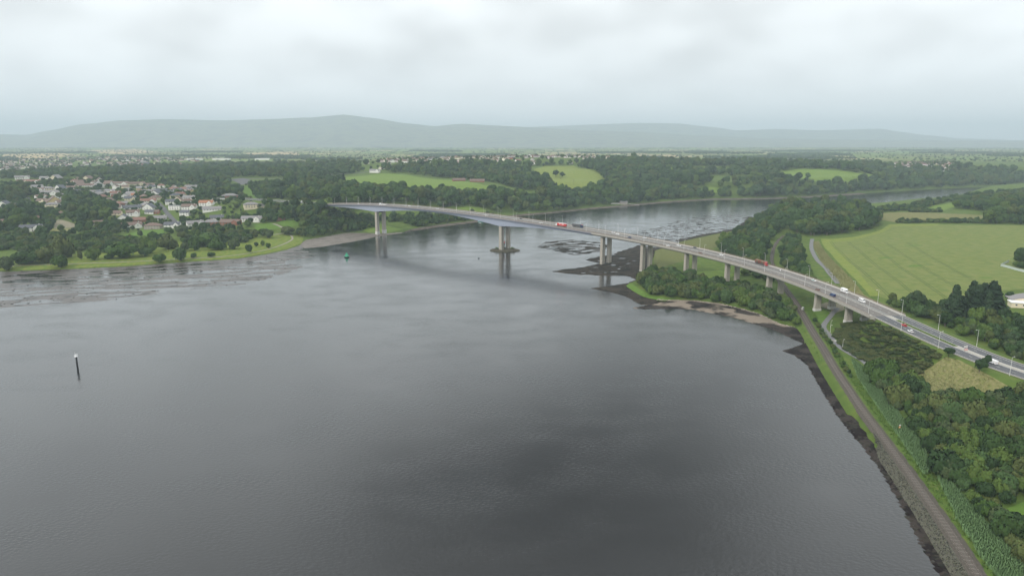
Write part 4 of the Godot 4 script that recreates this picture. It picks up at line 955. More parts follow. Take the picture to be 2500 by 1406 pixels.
func build_mud() -> void:
	var fine := noise(21, 0.09, 4)
	var weed := noise(23, 0.05, 4)
	for e in MUDS:
		var kind: String = e[0]
		var poly := poly_of(e[4])
		var g: float = e[3]
		var lo := poly[0]
		var hi := poly[0]
		for p in poly:
			lo = lo.min(p); hi = hi.max(p)
		lo -= Vector2(g, g) * 3.0
		hi += Vector2(g, g) * 3.0
		var nx := int((hi.x - lo.x) / g) + 2
		var nz := int((hi.y - lo.y) / g) + 2
		var hs := PackedFloat32Array()
		hs.resize(nx * nz)
		var cs := PackedColorArray()
		cs.resize(nx * nz)
		var jit := PackedVector2Array()
		jit.resize(nx * nz)
		rng.seed = 900 + int(lo.x)
		# streaks run along the shore
		var ax := Vector2(0.16, 0.75) if kind == "wide" else (Vector2(0.45, 1.1) if kind != "specks" else Vector2(0.5, 1.3))
		for j in nz:
			for i in nx:
				var k := j * nx + i
				var p := lo + Vector2(i, j) * g
				jit[k] = p + Vector2(rng.randf_range(-0.35, 0.35), rng.randf_range(-0.35, 0.35)) * g
				p = jit[k]
				hs[k] = -1.0
				if not Geometry2D.is_point_in_polygon(p, poly):
					if not Geometry2D.is_point_in_polygon(p + Vector2(g, 0) * 2.0, poly) and not Geometry2D.is_point_in_polygon(p - Vector2(g, 0) * 2.0, poly) and not Geometry2D.is_point_in_polygon(p + Vector2(0, g) * 2.0, poly) and not Geometry2D.is_point_in_polygon(p - Vector2(0, g) * 2.0, poly): continue
					hs[k] = -0.05 + fine.get_noise_2d(p.x, p.y) * 0.1
					var so := shore(p.x, p.y)
					if so > -1.0: hs[k] = 0.35
				else:
					var d := poly_dist(p, poly)
					var so := shore(p.x, p.y)
					var al := p.x * 0.96 - p.y * 0.27
					var ac := p.x * 0.27 + p.y * 0.96
					var n1 := fine.get_noise_2d(al * ax.x, ac * ax.y)
					var rise := clampf(0.62 + so * 0.045, 0.0, 0.62)
					var body := minf(d * 0.05, 0.14)
					if so > -d - 1.5: body = 0.14
					hs[k] = e[1] + body + n1 * e[2] + rise
				var w := weed.get_noise_2d(p.x, p.y * 1.7) + rng.randf_range(-0.25, 0.25)
				var c := Color(.042, .034, .027).lerp(Color(.015, .012, .009), smoothstep(-0.1, 0.35, w))
				if kind == "wide": c = Color(.085, .072, .063).lerp(Color(.022, .018, .014), smoothstep(0.1, 0.4, w))
				if kind == "beach": c = Color(.16, .138, .118).lerp(Color(.09, .075, .06), smoothstep(-0.1, 0.5, w))
				if kind == "shore":
					c = Color(.04, .034, .028).lerp(Color(.012, .011, .009), smoothstep(-0.15, 0.2, w))
					if p.y < -470.0 and p.y > -560.0: c = c.lerp(Color(.2, .165, .13), smoothstep(0.0, 0.3, weed.get_noise_2d(p.y * 0.7, p.x * 0.7) + 0.1 + smoothstep(-6.0, 0.0, shore(p.x, p.y)) * 0.3))
				if kind == "bank": c = Color(.12, .1, .08).lerp(Color(.05, .045, .035), smoothstep(-0.1, 0.4, w))
				cs[k] = c
		var mb := MB.new()
		for j in nz - 1:
			for i in nx - 1:
				var k := j * nx + i
				var ks := [k, k + 1, k + nx + 1, k + nx]
				var top := -1.0
				var low := 1.0
				for q in ks:
					top = maxf(top, hs[q]); low = minf(low, hs[q])
				if top < -0.02: continue
				var vs := []
				for q in ks: vs.append(Vector3(jit[q].x, maxf(hs[q], -0.4), jit[q].y))
				mb.col = cs[k]
				mb.quad(vs[0], vs[1], vs[2], vs[3])
		if mb.v.size() == 0: continue
		struct("mudflat", mb.mesh(), M.mud_dry if kind == "beach" else (M.mud_wet if kind == "wide" else M.mud))

func build_rocks() -> void:
	var xf := []
	rng.seed = 55
	var mb := MB.new()
	var w := []
	for q in ico_v: w.append(q * rng.randf_range(0.7, 1.15))
	for f in range(0, 60, 3): mb.tri(w[ico_f[f]], w[ico_f[f + 2]], w[ico_f[f + 1]])
	var rock := mb.mesh()
	# seaweed covered stones along the near shore, strewn stones on the flats
	for e in MUDS:
		if e[0] == "beach" or e[0] == "bank": continue
		var poly := poly_of(e[4])
		var lo := poly[0]
		var hi := poly[0]
		for p in poly:
			lo = lo.min(p); hi = hi.max(p)
		var n := int((hi.x - lo.x) * (hi.y - lo.y) * (0.12 if e[0] == "shore" else 0.007))
		for k in n:
			var p := Vector2(rng.randf_range(lo.x, hi.x), rng.randf_range(lo.y, hi.y))
			if not Geometry2D.is_point_in_polygon(p, poly): continue
			var s := rng.randf_range(0.15, 0.5) if e[0] == "shore" else rng.randf_range(0.25, 1.0)
			xf.append(Transform3D(Basis(Vector3.UP, rng.randf() * TAU) * Basis.from_scale(Vector3(s * 1.4, s * 0.45, s)), Vector3(p.x, 0.05 + clampf(0.62 + shore(p.x, p.y) * 0.045, 0.0, 0.62), p.y)))
	var o := multi("shore_stones", rock, M.weed_stone, xf, [])
	o.set_meta("label", "dark seaweed covered stones strewn over the mud and shore")
	xf = []
	# rubble along the top of the cove beach
	for i in water_poly.size() - 1:
		var a := water_poly[i]
		var b := water_poly[i + 1]
		if a.x < 110.0 or a.x > 215.0 or a.y > -440.0 or a.y < -556.0: continue
		for k in int(a.distance_to(b) * 3.0):
			var p := a.lerp(b, rng.randf()) + Vector2(rng.randf_range(-1.5, 1.5), rng.randf_range(-1.5, 1.5))
			var s := rng.randf_range(0.2, 0.6)
			xf.append(Transform3D(Basis(Vector3.UP, rng.randf() * TAU) * Basis.from_scale(Vector3(s * 1.3, s * 0.7, s)), Vector3(p.x, 0.7, p.y)))
	o = multi("rubble", rock, M.rubble, xf, [])
	o.set_meta("label", "pale rubble stones lining the top of the cove")

func build_hills() -> void:
	var nz := noise(31, 0.00035, 4)
	for e in RIDGES:
		var z0: float = e[0]
		var l: Array = e[1]
		var mb := MB.new()
		var rings := []
		var n := 240
		for i in n + 1:
			var x := lerpf(l[0], l[l.size() - 2], float(i) / n)
			var k := 0
			while k < l.size() - 4 and l[k + 2] < x: k += 2
			var t := clampf((x - l[k]) / maxf(1.0, l[k + 2] - l[k]), 0.0, 1.0)
			t = t * t * (3.0 - 2.0 * t) * 0.5 + t * 0.5
			var top: float = lerpf(l[k + 1], l[k + 3], t)
			var r := PackedVector3Array()
			for j in 26:
				var f := j / 25.0
				var z := z0 + lerpf(3000.0, -2600.0, f)
				var q := clampf(1.0 - (absf(z - z0) / (3000.0 if z > z0 else 2600.0)), 0.0, 1.0)
				var y := 30.0 + (top - 30.0) * pow(sin(q * PI * 0.5), 1.4) + nz.get_noise_2d(x, z) * 130.0 * q * (1.0 - q)
				r.append(Vector3(x * (z / z0), y, z))
			rings.append(r)
		var v := PackedVector3Array()
		var idx := PackedInt32Array()
		for r in rings: v.append_array(r)
		for i in n:
			for j in 25:
				var k := i * 26 + j
				idx.append_array([k, k + 1, k + 26, k + 1, k + 27, k + 26])
		var st := SurfaceTool.new()
		st.begin(Mesh.PRIMITIVE_TRIANGLES)
		st.set_smooth_group(0)
		for p in v: st.add_vertex(p)
		for i in idx: st.add_index(i)
		st.generate_normals()
		struct("hills", st.commit(), M.hill)

func build_farmland() -> void:
	rng.seed = 91
	var mbs := [MB.new(), MB.new(), MB.new(), MB.new()]
	var z := -2900.0
	while z > -10800.0:
		var dz := 170.0 + (-z - 2900.0) * 0.05
		var x := z * 0.85
		var half := -z * 0.85
		while x < half:
			var dx := rng.randf_range(180.0, 420.0) * (1.0 + (-z - 2900.0) / 9000.0)
			var k := rng.randf()
			var q := 0 if k < 0.45 else (1 if k < 0.75 else (2 if k < 0.93 else 3))
			var c := [Vector2(x + 8, z - 6), Vector2(x + dx - 8, z - 6 + rng.randf_range(-30, 30)), Vector2(x + dx - 8 + rng.randf_range(-40, 40), z - dz + 6), Vector2(x + 8 + rng.randf_range(-40, 40), z - dz + 6)]
			if ground_y(x + dx * 0.5, z) < 57.0:
				if k > 0.12 or z < -6500.0: drape(PackedVector2Array(c), 0.6, mbs[q])
				for ed in [[c[0], c[1]], [c[1], c[2]]]:
					var n := int(ed[0].distance_to(ed[1]) / 13.0)
					for i in n:
						if rng.randf() < 0.72: continue
						var p: Vector2 = ed[0].lerp(ed[1], (i + rng.randf()) / n) + Vector2(rng.randf_range(-4, 4), rng.randf_range(-4, 4))
						trees.append([p.x, p.y, rng.randf_range(4, 7), rng.randf_range(3, 9), "shrub" if rng.randf() < 0.5 else "tree", "farm"])
				if k < 0.12 and z > -6500.0:
					for i in int(dx * dz / 330.0):
						var p := Vector2(x + rng.randf() * dx, z - rng.randf() * dz)
						trees.append([p.x, p.y, rng.randf_range(5, 8), rng.randf_range(9, 15), "tree", "farm"])
			x += dx
		z -= dz
	var ms := [M.grass, M.meadow, M.olive, M.stubble]
	for i in 4: struct("farmland", mbs[i].mesh(), ms[i])

# ---------------------------------------------------------------- houses
var U := {}
func unit_meshes() -> void:
	var mb := MB.new()
	mb.box(Vector3(0, 0.5, 0), Vector3.ONE)
	U.box = mb.mesh()
	mb = MB.new()   # gable end walls: prism along x, unit height
	mb.tri(Vector3(-0.5, 0, 0.5), Vector3(-0.5, 1, 0), Vector3(-0.5, 0, -0.5))
	mb.tri(Vector3(0.5, 0, -0.5), Vector3(0.5, 1, 0), Vector3(0.5, 0, 0.5))
	mb.quad(Vector3(-0.5, 0, -0.5), Vector3(0.5, 0, -0.5), Vector3(0.5, 0, 0.5), Vector3(-0.5, 0, 0.5))
	mb.quad(Vector3(-0.5, 0, 0.5), Vector3(0.5, 0, 0.5), Vector3(0.5, 1, 0), Vector3(-0.5, 1, 0))
	mb.quad(Vector3(0.5, 0, -0.5), Vector3(-0.5, 0, -0.5), Vector3(-0.5, 1, 0), Vector3(0.5, 1, 0))
	U.gable = mb.mesh()
	mb = MB.new()   # roof shell over it, with eaves
	for s in [-1.0, 1.0]:
		var a := Vector3(-0.53, 1.07, 0)
		var b := Vector3(0.53, 1.07, 0)
		var c := Vector3(0.53, -0.09, s * 0.58)
		var d := Vector3(-0.53, -0.09, s * 0.58)
		var dn := Vector3(0, -0.06, 0)
		mb.quad(a, b, c, d); mb.quad(d + dn, c + dn, b + dn, a + dn)
		mb.quad(d, c, c + dn, d + dn); mb.quad(a, d, d + dn, a + dn); mb.quad(c, b, b + dn, c + dn)
	U.roof = mb.mesh()
	mb = MB.new()
	var e := [Vector3(-0.55, -0.04, 0.56), Vector3(0.55, -0.04, 0.56), Vector3(0.55, -0.04, -0.56), Vector3(-0.55, -0.04, -0.56)]
	var r0 := Vector3(-0.22, 1, 0)
	var r1 := Vector3(0.22, 1, 0)
	mb.quad(e[0], r0, r1, e[1]); mb.quad(e[2], r1, r0, e[3]); mb.tri(e[1], r1, e[2]); mb.tri(e[3], r0, e[0])
	var dn := Vector3(0, -0.05, 0)
	for i in 4: mb.quad(e[i], e[(i + 1) % 4], e[(i + 1) % 4] + dn, e[i] + dn)
	mb.quad(e[0] + dn, e[1] + dn, e[2] + dn, e[3] + dn)
	U.hip = mb.mesh()
	mb = MB.new()
	for s in [-1.0, 1.0]:
		mb.box(Vector3(s * 0.62, 0, 0), Vector3(0.08, 1.3, 0.1)); mb.box(Vector3(0, s * 0.62, 0), Vector3(1.3, 0.08, 0.1))
	mb.box(Vector3(0, 0, 0), Vector3(0.05, 1.2, 0.08))
	U.frame = mb.mesh()
	mb = MB.new()
	mb.box(Vector3.ZERO, Vector3(1.2, 1.2, 0.05))
	U.pane = mb.mesh()
	mb = MB.new()
	mb.box(Vector3(0, 0.7, 0), Vector3(0.9, 2.2, 0.7)); mb.box(Vector3(0, 1.85, 0), Vector3(1.05, 0.15, 0.85))
	mb.tube(Vector3(-0.2, 1.9, 0), Vector3(-0.2, 2.3, 0), 0.12, 0.1, 6); mb.tube(Vector3(0.2, 1.9, 0), Vector3(0.2, 2.3, 0), 0.12, 0.1, 6)
	U.chimney = mb.mesh()

func house(at: Vector3, width: float, style: String, wall: String, roof: String, turn: float, label: String, group: String, detail: bool) -> void:
	var o := thing("house" if style != "shed" else "warehouse", label, "house" if style != "shed" else "warehouse", at, turn, group)
	var w := width
	var d := minf(w * 0.62, 9.5)
	var h := 5.3
	match style:
		"one": h = 2.9
		"front":
			h = 3.6
			d = w * 0.95
		"hip": h = 5.2
		"flat": h = 6.4
		"shed":
			h = 8.0
			d = 40.0
	var wm: Material = M["wall_" + wall]
	var rm: Material = M["roof_" + roof]
	var b := part("wall", U.box, wm, o)
	b.scale = Vector3(w, h + 3.0, d); b.position.y = -3.0
	var rh := d * 0.36
	if style == "flat" or style == "shed":
		var r := part("roof", U.box, rm, o)
		r.scale = Vector3(w + 0.6, 0.35, d + 0.6); r.position.y = h
	elif style == "hip":
		var r := part("roof", U.hip, rm, o)
		r.scale = Vector3(w, rh, d); r.position.y = h + 0.15
	else:
		var along := style != "front"
		var g := part("gable", U.gable, wm, o)
		var r := part("roof", U.roof, rm, o)
		for k in [g, r]:
			k.position.y = h
			if along: k.scale = Vector3(w, rh, d)
			else:
				k.rotation.y = PI * 0.5
				k.scale = Vector3(d, w * 0.38, w)
		if style == "two" and w > 17.0:   # projecting front gable
			var g2 := part("front_gable", U.gable, wm, o)
			var r2 := part("front_roof", U.roof, rm, o)
			var bx := part("front_bay", U.box, wm, o)
			for k in [g2, r2]:
				k.rotation.y = PI * 0.5
				k.position = Vector3(w * 0.27, h - 0.02, d * 0.5 - 0.8)
				k.scale = Vector3(4.4, rh * 0.8, w * 0.3)
			bx.scale = Vector3(w * 0.3 - 0.02, h + 2.98, 1.4); bx.position = Vector3(w * 0.27, -3.0, d * 0.5 + 0.69)
	if style != "flat" and style != "shed":
		var c := part("chimney", U.chimney, wm, o)
		c.position = Vector3(w * (0.36 if style == "two" or style == "one" else 0.0), h + rh * (0.62 if style != "front" else 0.5), 0.0 if style != "front" else -d * 0.3)
	if not detail: return
	var rows := 2 if h > 4.5 else 1
	var cols := maxi(2, int(w / 4.2))
	for i in rows:
		for k in cols:
			var x := (float(k) + 0.5) / cols * w * 0.9 - w * 0.45
			if style == "two" and w > 17.0 and absf(x - w * 0.27) < w * 0.15 + 0.8: continue
			if i == 0 and k == cols / 2:
				var dr := part("door", U.box, M.door, o)
				dr.scale = Vector3(1.1, 2.1, 0.12); dr.position = Vector3(x, 0.0, d * 0.5 + 0.04)
				continue
			var f := part("window", U.frame, M.wall_white, o)
			f.position = Vector3(x, 1.5 + i * 2.6, d * 0.5 + 0.04)
			f.scale = Vector3(1.35 if k % 2 else 1.0, 1.0, 1.0)
			part("pane", U.pane, M.glass, f)
	if style == "front" or (style == "two" and w > 17.0):
		var f := part("window", U.frame, M.wall_white, o)
		f.position = Vector3(0.0 if style == "front" else w * 0.27, h + 0.3 if style == "front" else h - 1.0, (d * 0.5 + 0.04) if style == "front" else d * 0.5 + 1.43)
		part("pane", U.pane, M.glass, f)

func build_houses() -> void:
	rng.seed = 404
	var wn := {"white": "white rendered", "cream": "cream rendered", "yellow": "pale yellow", "brick": "red brick", "stone": "grey stone"}
	var rn := {"brown": "brown tiled", "slate": "dark slate", "grey": "grey", "rust": "rust red", "orange": "orange tiled", "white": "white"}
	var sn := {"two": "two-storey house", "one": "bungalow", "front": "gable-fronted house", "hip": "hip-roofed house", "flat": "flat-roofed house", "shed": "long warehouse"}
	# where each stands, told by rows from the river upwards and counted from the left within a row
	var ord := ["first", "second", "third", "fourth", "fifth", "sixth", "seventh", "eighth", "ninth", "tenth", "eleventh", "twelfth", "thirteenth", "fourteenth", "fifteenth", "sixteenth", "seventeenth", "eighteenth", "nineteenth", "twentieth"]
	var groups := {}
	for i in HOUSES.size():
		var e: Array = HOUSES[i]
		var key: String = "%s|%s|%s" % [e[3], e[4], e[5]]
		if not groups.has(key): groups[key] = []
		groups[key].append([e[0] / -e[1], i])
	var place := {}
	for key in groups:
		groups[key].sort()
		for k in groups[key].size(): place[groups[key][k][1]] = [k, groups[key].size()]
	for i in HOUSES.size():
		var e: Array = HOUSES[i]
		var pl: Array = place[i]
		var what: String = "%s %s with %s roof" % [wn[e[4]], sn[e[3]], rn[e[5]]]
		var label := what + (" on the far bank hillside" if pl[1] == 1 else ", %s from the left of %d such" % [ord[mini(pl[0], 19)], pl[1]])
		var p := Vector3(e[0], ground_y(e[0], e[1]), e[1])
		var yaw := atan2(-e[0], -e[1]) * 0.7 + rng.randf_range(-0.35, 0.35)
		house(p, e[2], e[3], e[4], e[5], yaw, label, "houses across the river", i < 78)
	var styles := ["two", "one", "front", "hip", "two"]
	var walls := ["white", "white", "white", "cream", "brick"]
	var roofs := ["brown", "slate", "grey", "rust", "brown"]
	var gname := {"ridge": "houses of the town on the wooded ridge", "plain": "houses of the town on the left plain", "valley": "houses scattered far off at the upper left", "riverside": "houses of the distant town at the far right", "suburb": "houses across the river"}
	for t in TOWNS:
		var poly := poly_of(t[2])
		var lo := poly[0]
		var hi := poly[0]
		for p in poly:
			lo = lo.min(p); hi = hi.max(p)
		var done := 0
		for tries in 4000:
			if done >= t[1]: break
			var p := Vector2(rng.randf_range(lo.x, hi.x), rng.randf_range(lo.y, hi.y))
			if not Geometry2D.is_point_in_polygon(p, poly): continue
			var free := true
			for b in bald:
				if p.distance_to(b[0]) < 19.0:
					free = false; break
			if not free: continue
			done += 1
			bald.append([p, 13.0])
			var wl: String = walls[rng.randi() % 5]
			var rf: String = roofs[rng.randi() % 5]
			var stl: String = styles[rng.randi() % 5]
			house(Vector3(p.x, ground_y(p.x, p.y), p.y), rng.randf_range(13, 20), stl, wl, rf, rng.randf_range(-0.8, 0.8) + (PI * 0.5 if rng.randf() < 0.35 else 0.0), "far-off %s %s, %s roof, %s" % [wn[wl], sn[stl], rn[rf], {"ridge": "in the ridge town", "plain": "in the left plain town", "valley": "at the upper left", "riverside": "in the far right town", "suburb": "between the gardens of the hillside suburb"}[t[0]]], gname[t[0]], false)

func build_distant_houses() -> void:
	rng.seed = 2024
	var mb := MB.new()
	mb.box(Vector3(0, 1.4, 0), Vector3(14, 6.8, 8))
	mb.col = Color(.25, .2, .17)
	for sg in [-1.0, 1.0]:
		mb.quad(Vector3(-7.4, 7.6, 0), Vector3(7.4, 7.6, 0), Vector3(7.4, 4.7, sg * 4.6), Vector3(-7.4, 4.7, sg * 4.6))
	mb.col = Color.WHITE
	for sg in [-1.0, 1.0]: mb.tri(Vector3(sg * 7.02, 4.8, 4), Vector3(sg * 7.02, 7.5, 0), Vector3(sg * 7.02, 4.8, -4))
	var xf := []
	var cols := []
	for t in TOWNS:
		if t[0] == "suburb": continue
		var poly := poly_of(t[2])
		var lo := poly[0]
		var hi := poly[0]
		for p in poly:
			lo = lo.min(p); hi = hi.max(p)
		for k in (800 if t[0] == "ridge" else 330):
			var p := Vector2(rng.randf_range(lo.x, hi.x), rng.randf_range(lo.y, hi.y))
			if not Geometry2D.is_point_in_polygon(p, poly): continue
			xf.append(Transform3D(Basis(Vector3.UP, rng.randf() * TAU) * Basis.from_scale(Vector3.ONE * rng.randf_range(0.8, 1.25)), Vector3(p.x, ground_y(p.x, p.y), p.y)))
			var g := rng.randf_range(0.45, 0.8)
			cols.append(Color(g, g * rng.randf_range(0.85, 1.0), g * rng.randf_range(0.75, 0.97)))
			bald.append([p, 9.0])
			for e in 2: trees.append([p.x + rng.randf_range(-30, 30), p.y + rng.randf_range(-30, 30), rng.randf_range(3, 6), rng.randf_range(6, 12), "tree", "town"])
	var o := multi("distant_houses", mb.mesh(), M.mass_leaf, xf, cols)
	o.set_meta("label", "mass of tiny houses of the towns far behind the river")

# ---------------------------------------------------------------- vehicles
func body_loft(stations: Array, mb: MB) -> void:   # [x, half width, y0, y1, top half width]
	var rings := []
	for s in stations:
		var c: float = minf(0.12, (s[3] - s[2]) * 0.25)
		rings.append(PackedVector3Array([Vector3(s[0], s[2], -s[1] + c), Vector3(s[0], s[2] + c, -s[1]), Vector3(s[0], s[3] - c, -s[4]), Vector3(s[0], s[3], -s[4] + c), Vector3(s[0], s[3], s[4] - c), Vector3(s[0], s[3] - c, s[4]), Vector3(s[0], s[2] + c, s[1]), Vector3(s[0], s[2], s[1] - c)]))
	mb.loft(rings, true, true)

func wheels(o: Node3D, xs: Array, track: float, r: float) -> void:
	for x in xs:
		for s in [-1.0, 1.0]:
			var mb := MB.new()
			mb.tube(Vector3(x, r, s * track), Vector3(x, r, s * (track - 0.24)), r, r, 12)
			var w := part("wheel", mb.mesh(), M.tyre, o)
			var rim := MB.new()
			rim.tube(Vector3(x, r, s * (track + 0.012)), Vector3(x, r, s * (track - 0.1)), r * 0.6, r * 0.6, 8)
			part("rim", rim.mesh(), M.galvanised, w)

func lamp_pair(o: Node3D, x: float, y: float, z: float, name_: String, m: Material) -> void:
	for s in [-1.0, 1.0]:
		var mb := MB.new()
		mb.box(Vector3(x, y, s * z), Vector3(0.12, 0.18, 0.34))
		part(name_, mb.mesh(), m, o)

func vehicle(kind: String, colour: String, s: float, lat: float, label: String) -> void:
	var lanes := [-7.9, -3.7, 3.7, 7.9]
	var best := 0.0
	var bd := 99.0
	for l in lanes:
		if absf(l - lat) < bd:
			bd = absf(l - lat); best = l
	if s < 0.0: best = 5.0 if lat > 0 else -5.0
	var to_cam := best > 0.0
	var dir := road_dir(s) * (1.0 if to_cam else -1.0)
	var side := dir.cross(Vector3.UP).normalized()
	var up := side.cross(dir).normalized()
	var o := thing(kind, label, {"hatchback": "car", "estate": "car", "log_lorry": "lorry", "lorry_flat": "lorry", "cab_lorry": "lorry"}.get(kind, kind), on_road(s, best, 0.02 if s > 0 and s < DECK_END else 0.05), 0.0, "vehicles on the bridge road")
	o.basis = Basis(dir, up, side)
	var m: Material = M["car_" + colour]
	var mb := MB.new()
	match kind:
		"hatchback", "estate":
			body_loft([[-2.15, 0.7, 0.35, 0.72, 0.66], [-2.05, 0.86, 0.24, 0.95, 0.8], [-1.0, 0.9, 0.2, 0.98, 0.84], [0.8, 0.9, 0.2, 0.96, 0.84], [1.7, 0.86, 0.24, 0.84, 0.76], [2.1, 0.72, 0.3, 0.66, 0.64]], mb)
			part("body", mb.mesh(), m, o)
			var back := -2.0 if kind == "estate" else -1.85
			mb = MB.new()
			body_loft([[back, 0.78, 0.9, 0.98, 0.76], [back + 0.35, 0.78, 0.9, 1.4, 0.62], [0.1, 0.78, 0.9, 1.42, 0.62], [0.95, 0.78, 0.88, 0.97, 0.76]], mb)
			part("windows", mb.mesh(), M.car_glass, o)
			mb = MB.new()
			body_loft([[back + 0.3, 0.6, 1.39, 1.44, 0.55], [-0.7, 0.62, 1.41, 1.49, 0.58], [0.12, 0.6, 1.4, 1.45, 0.55]], mb)
			part("roof", mb.mesh(), m, o)
			wheels(o, [-1.3, 1.3], 0.9, 0.32)
			lamp_pair(o, 2.02, 0.62, 0.55, "headlight", M.lens)
			lamp_pair(o, -2.1, 0.75, 0.6, "tail_light", M.tail)
			if colour == "white_green":
				mb = MB.new()
				for sd in [-1.0, 1.0]: mb.box(Vector3(0, 0.62, sd * 0.9), Vector3(3.2, 0.22, 0.03))
				part("stripe", mb.mesh(), M.teal, o)
		"van", "minibus":
			var l := 2.6 if kind == "van" else 2.9
			body_loft([[-l, 0.92, 0.35, 2.1, 0.82], [-l + 0.1, 0.98, 0.28, 2.25, 0.86], [0.7, 0.98, 0.28, 2.28, 0.86], [1.25, 0.98, 0.28, 2.05, 0.84], [1.9, 0.97, 0.28, 1.28, 0.88], [l - 0.1, 0.92, 0.3, 1.05, 0.84], [l, 0.8, 0.36, 0.9, 0.76]], mb)
			part("body", mb.mesh(), m, o)
			mb = MB.new()
			mb.quad(Vector3(1.29, 2.02, -0.78), Vector3(1.29, 2.02, 0.78), Vector3(1.93, 1.31, 0.84), Vector3(1.93, 1.31, -0.84))
			for sd in [-1.0, 1.0]:
				mb.box(Vector3(0.95, 1.62, sd * 0.93), Vector3(0.85, 0.5, 0.06))
				if kind == "minibus": mb.box(Vector3(-1.0, 1.65, sd * 0.93), Vector3(2.6, 0.55, 0.06))
			part("windows", mb.mesh(), M.car_glass, o)
			wheels(o, [-1.6, 1.7], 0.98, 0.36)
			lamp_pair(o, l - 0.06, 0.8, 0.65, "headlight", M.lens)
			lamp_pair(o, -l, 0.9, 0.75, "tail_light", M.tail)
		"campervan":
			body_loft([[-3.4, 1.1, 0.45, 2.9, 1.08], [-3.3, 1.15, 0.4, 3.05, 1.12], [1.2, 1.15, 0.4, 3.05, 1.12]], mb)
			body_loft([[1.15, 1.1, 1.9, 3.02, 1.08], [2.0, 1.05, 2.0, 2.95, 1.0], [2.35, 0.9, 2.2, 2.6, 0.85]], mb)
			body_loft([[1.15, 1.02, 0.35, 1.95, 0.95], [1.9, 1.0, 0.35, 1.95, 0.9], [2.5, 0.98, 0.35, 1.3, 0.9], [3.2, 0.9, 0.4, 1.0, 0.82]], mb)
			part("body", mb.mesh(), m, o)
			mb = MB.new()
			mb.quad(Vector3(1.95, 1.93, -0.85), Vector3(1.95, 1.93, 0.85), Vector3(2.54, 1.32, 0.86), Vector3(2.54, 1.32, -0.86))
			for sd in [-1.0, 1.0]:
				mb.box(Vector3(-1.6, 1.9, sd * 1.14), Vector3(1.1, 0.55, 0.06)); mb.box(Vector3(1.55, 1.6, sd * 1.0), Vector3(0.7, 0.45, 0.06))
			part("windows", mb.mesh(), M.car_glass, o)
			wheels(o, [-1.9, 2.1], 1.08, 0.36)
			lamp_pair(o, 3.12, 0.8, 0.6, "headlight", M.lens)
		"motorcycle":
			mb.box(Vector3(0, 0.75, 0), Vector3(1.2, 0.4, 0.35)); mb.tube(Vector3(0.4, 1.0, -0.4), Vector3(0.4, 1.0, 0.4), 0.04, 0.04)
			body_loft([[-0.35, 0.25, 0.9, 1.5, 0.25], [0.0, 0.28, 0.95, 1.55, 0.22]], mb)
			part("body", mb.mesh(), m, o)
			for x in [-0.7, 0.7]:
				mb = MB.new()
				mb.tube(Vector3(x, 0.33, -0.09), Vector3(x, 0.33, 0.09), 0.33, 0.33, 12)
				part("wheel", mb.mesh(), M.tyre, o)
			mb = MB.new()
			body_loft([[-0.25, 0.14, 1.5, 1.8, 0.12], [0.02, 0.16, 1.5, 1.82, 0.1]], mb)
			part("rider_helmet", mb.mesh(), m, o)
		_:
			var body_m: Material = m if kind != "lorry" else M.car_white
			body_loft([[4.6, 1.2, 0.6, 3.3, 1.18], [5.2, 1.22, 0.5, 3.4, 1.15], [6.3, 1.2, 0.5, 3.05, 1.1], [6.7, 1.12, 0.5, 1.6, 1.08]], mb)
			part("cab", mb.mesh(), body_m, o)
			mb = MB.new()
			mb.quad(Vector3(6.34, 3.0, -1.0), Vector3(6.34, 3.0, 1.0), Vector3(6.73, 1.75, 1.05), Vector3(6.73, 1.75, -1.05))
			for sd in [-1.0, 1.0]: mb.box(Vector3(5.8, 2.2, sd * 1.2), Vector3(0.8, 0.7, 0.06))
			part("windows", mb.mesh(), M.car_glass, o)
			mb = MB.new()
			mb.box(Vector3(-0.6, 1.0, 0), Vector3(13.0, 0.3, 2.2))
			part("chassis", mb.mesh(), M.tyre, o)
			wheels(o, [-5.6, -4.4, 3.6, 5.6], 1.2, 0.5)
			if kind == "lorry":
				mb = MB.new()
				mb.box(Vector3(-1.6, 2.55, 0), Vector3(12.0, 2.8, 2.5))
				var tr := part("trailer", mb.mesh(), m, o)
				mb = MB.new()
				mb.box(Vector3(-1.6, 4.0, 0), Vector3(12.05, 0.12, 2.55))
				part("trailer_roof", mb.mesh(), M.car_white, o)
				mb = MB.new()
				for sd in [-1.0, 1.0]:
					mb.box(Vector3(0.4, 3.0, sd * 1.26), Vector3(1.3, 1.0, 0.02)); mb.box(Vector3(-3.2, 2.9, sd * 1.26), Vector3(2.8, 0.7, 0.02))
				part("trailer_marking", mb.mesh(), M.car_white, tr)
			elif kind == "lorry_flat":
				mb = MB.new()
				mb.box(Vector3(-1.6, 1.5, 0), Vector3(12.0, 0.7, 2.5))
				part("trailer", mb.mesh(), m, o)
			elif kind == "cab_lorry":
				mb = MB.new()
				mb.box(Vector3(-1.6, 2.4, 0), Vector3(11.0, 2.6, 2.5))
				part("trailer", mb.mesh(), M.car_grey, o)
				mb = MB.new()
				mb.box(Vector3(5.5, 3.5, 0), Vector3(1.2, 0.25, 2.2))
				part("roof_deflector", mb.mesh(), M.car_red, o)
			else:
				rng.seed = 9
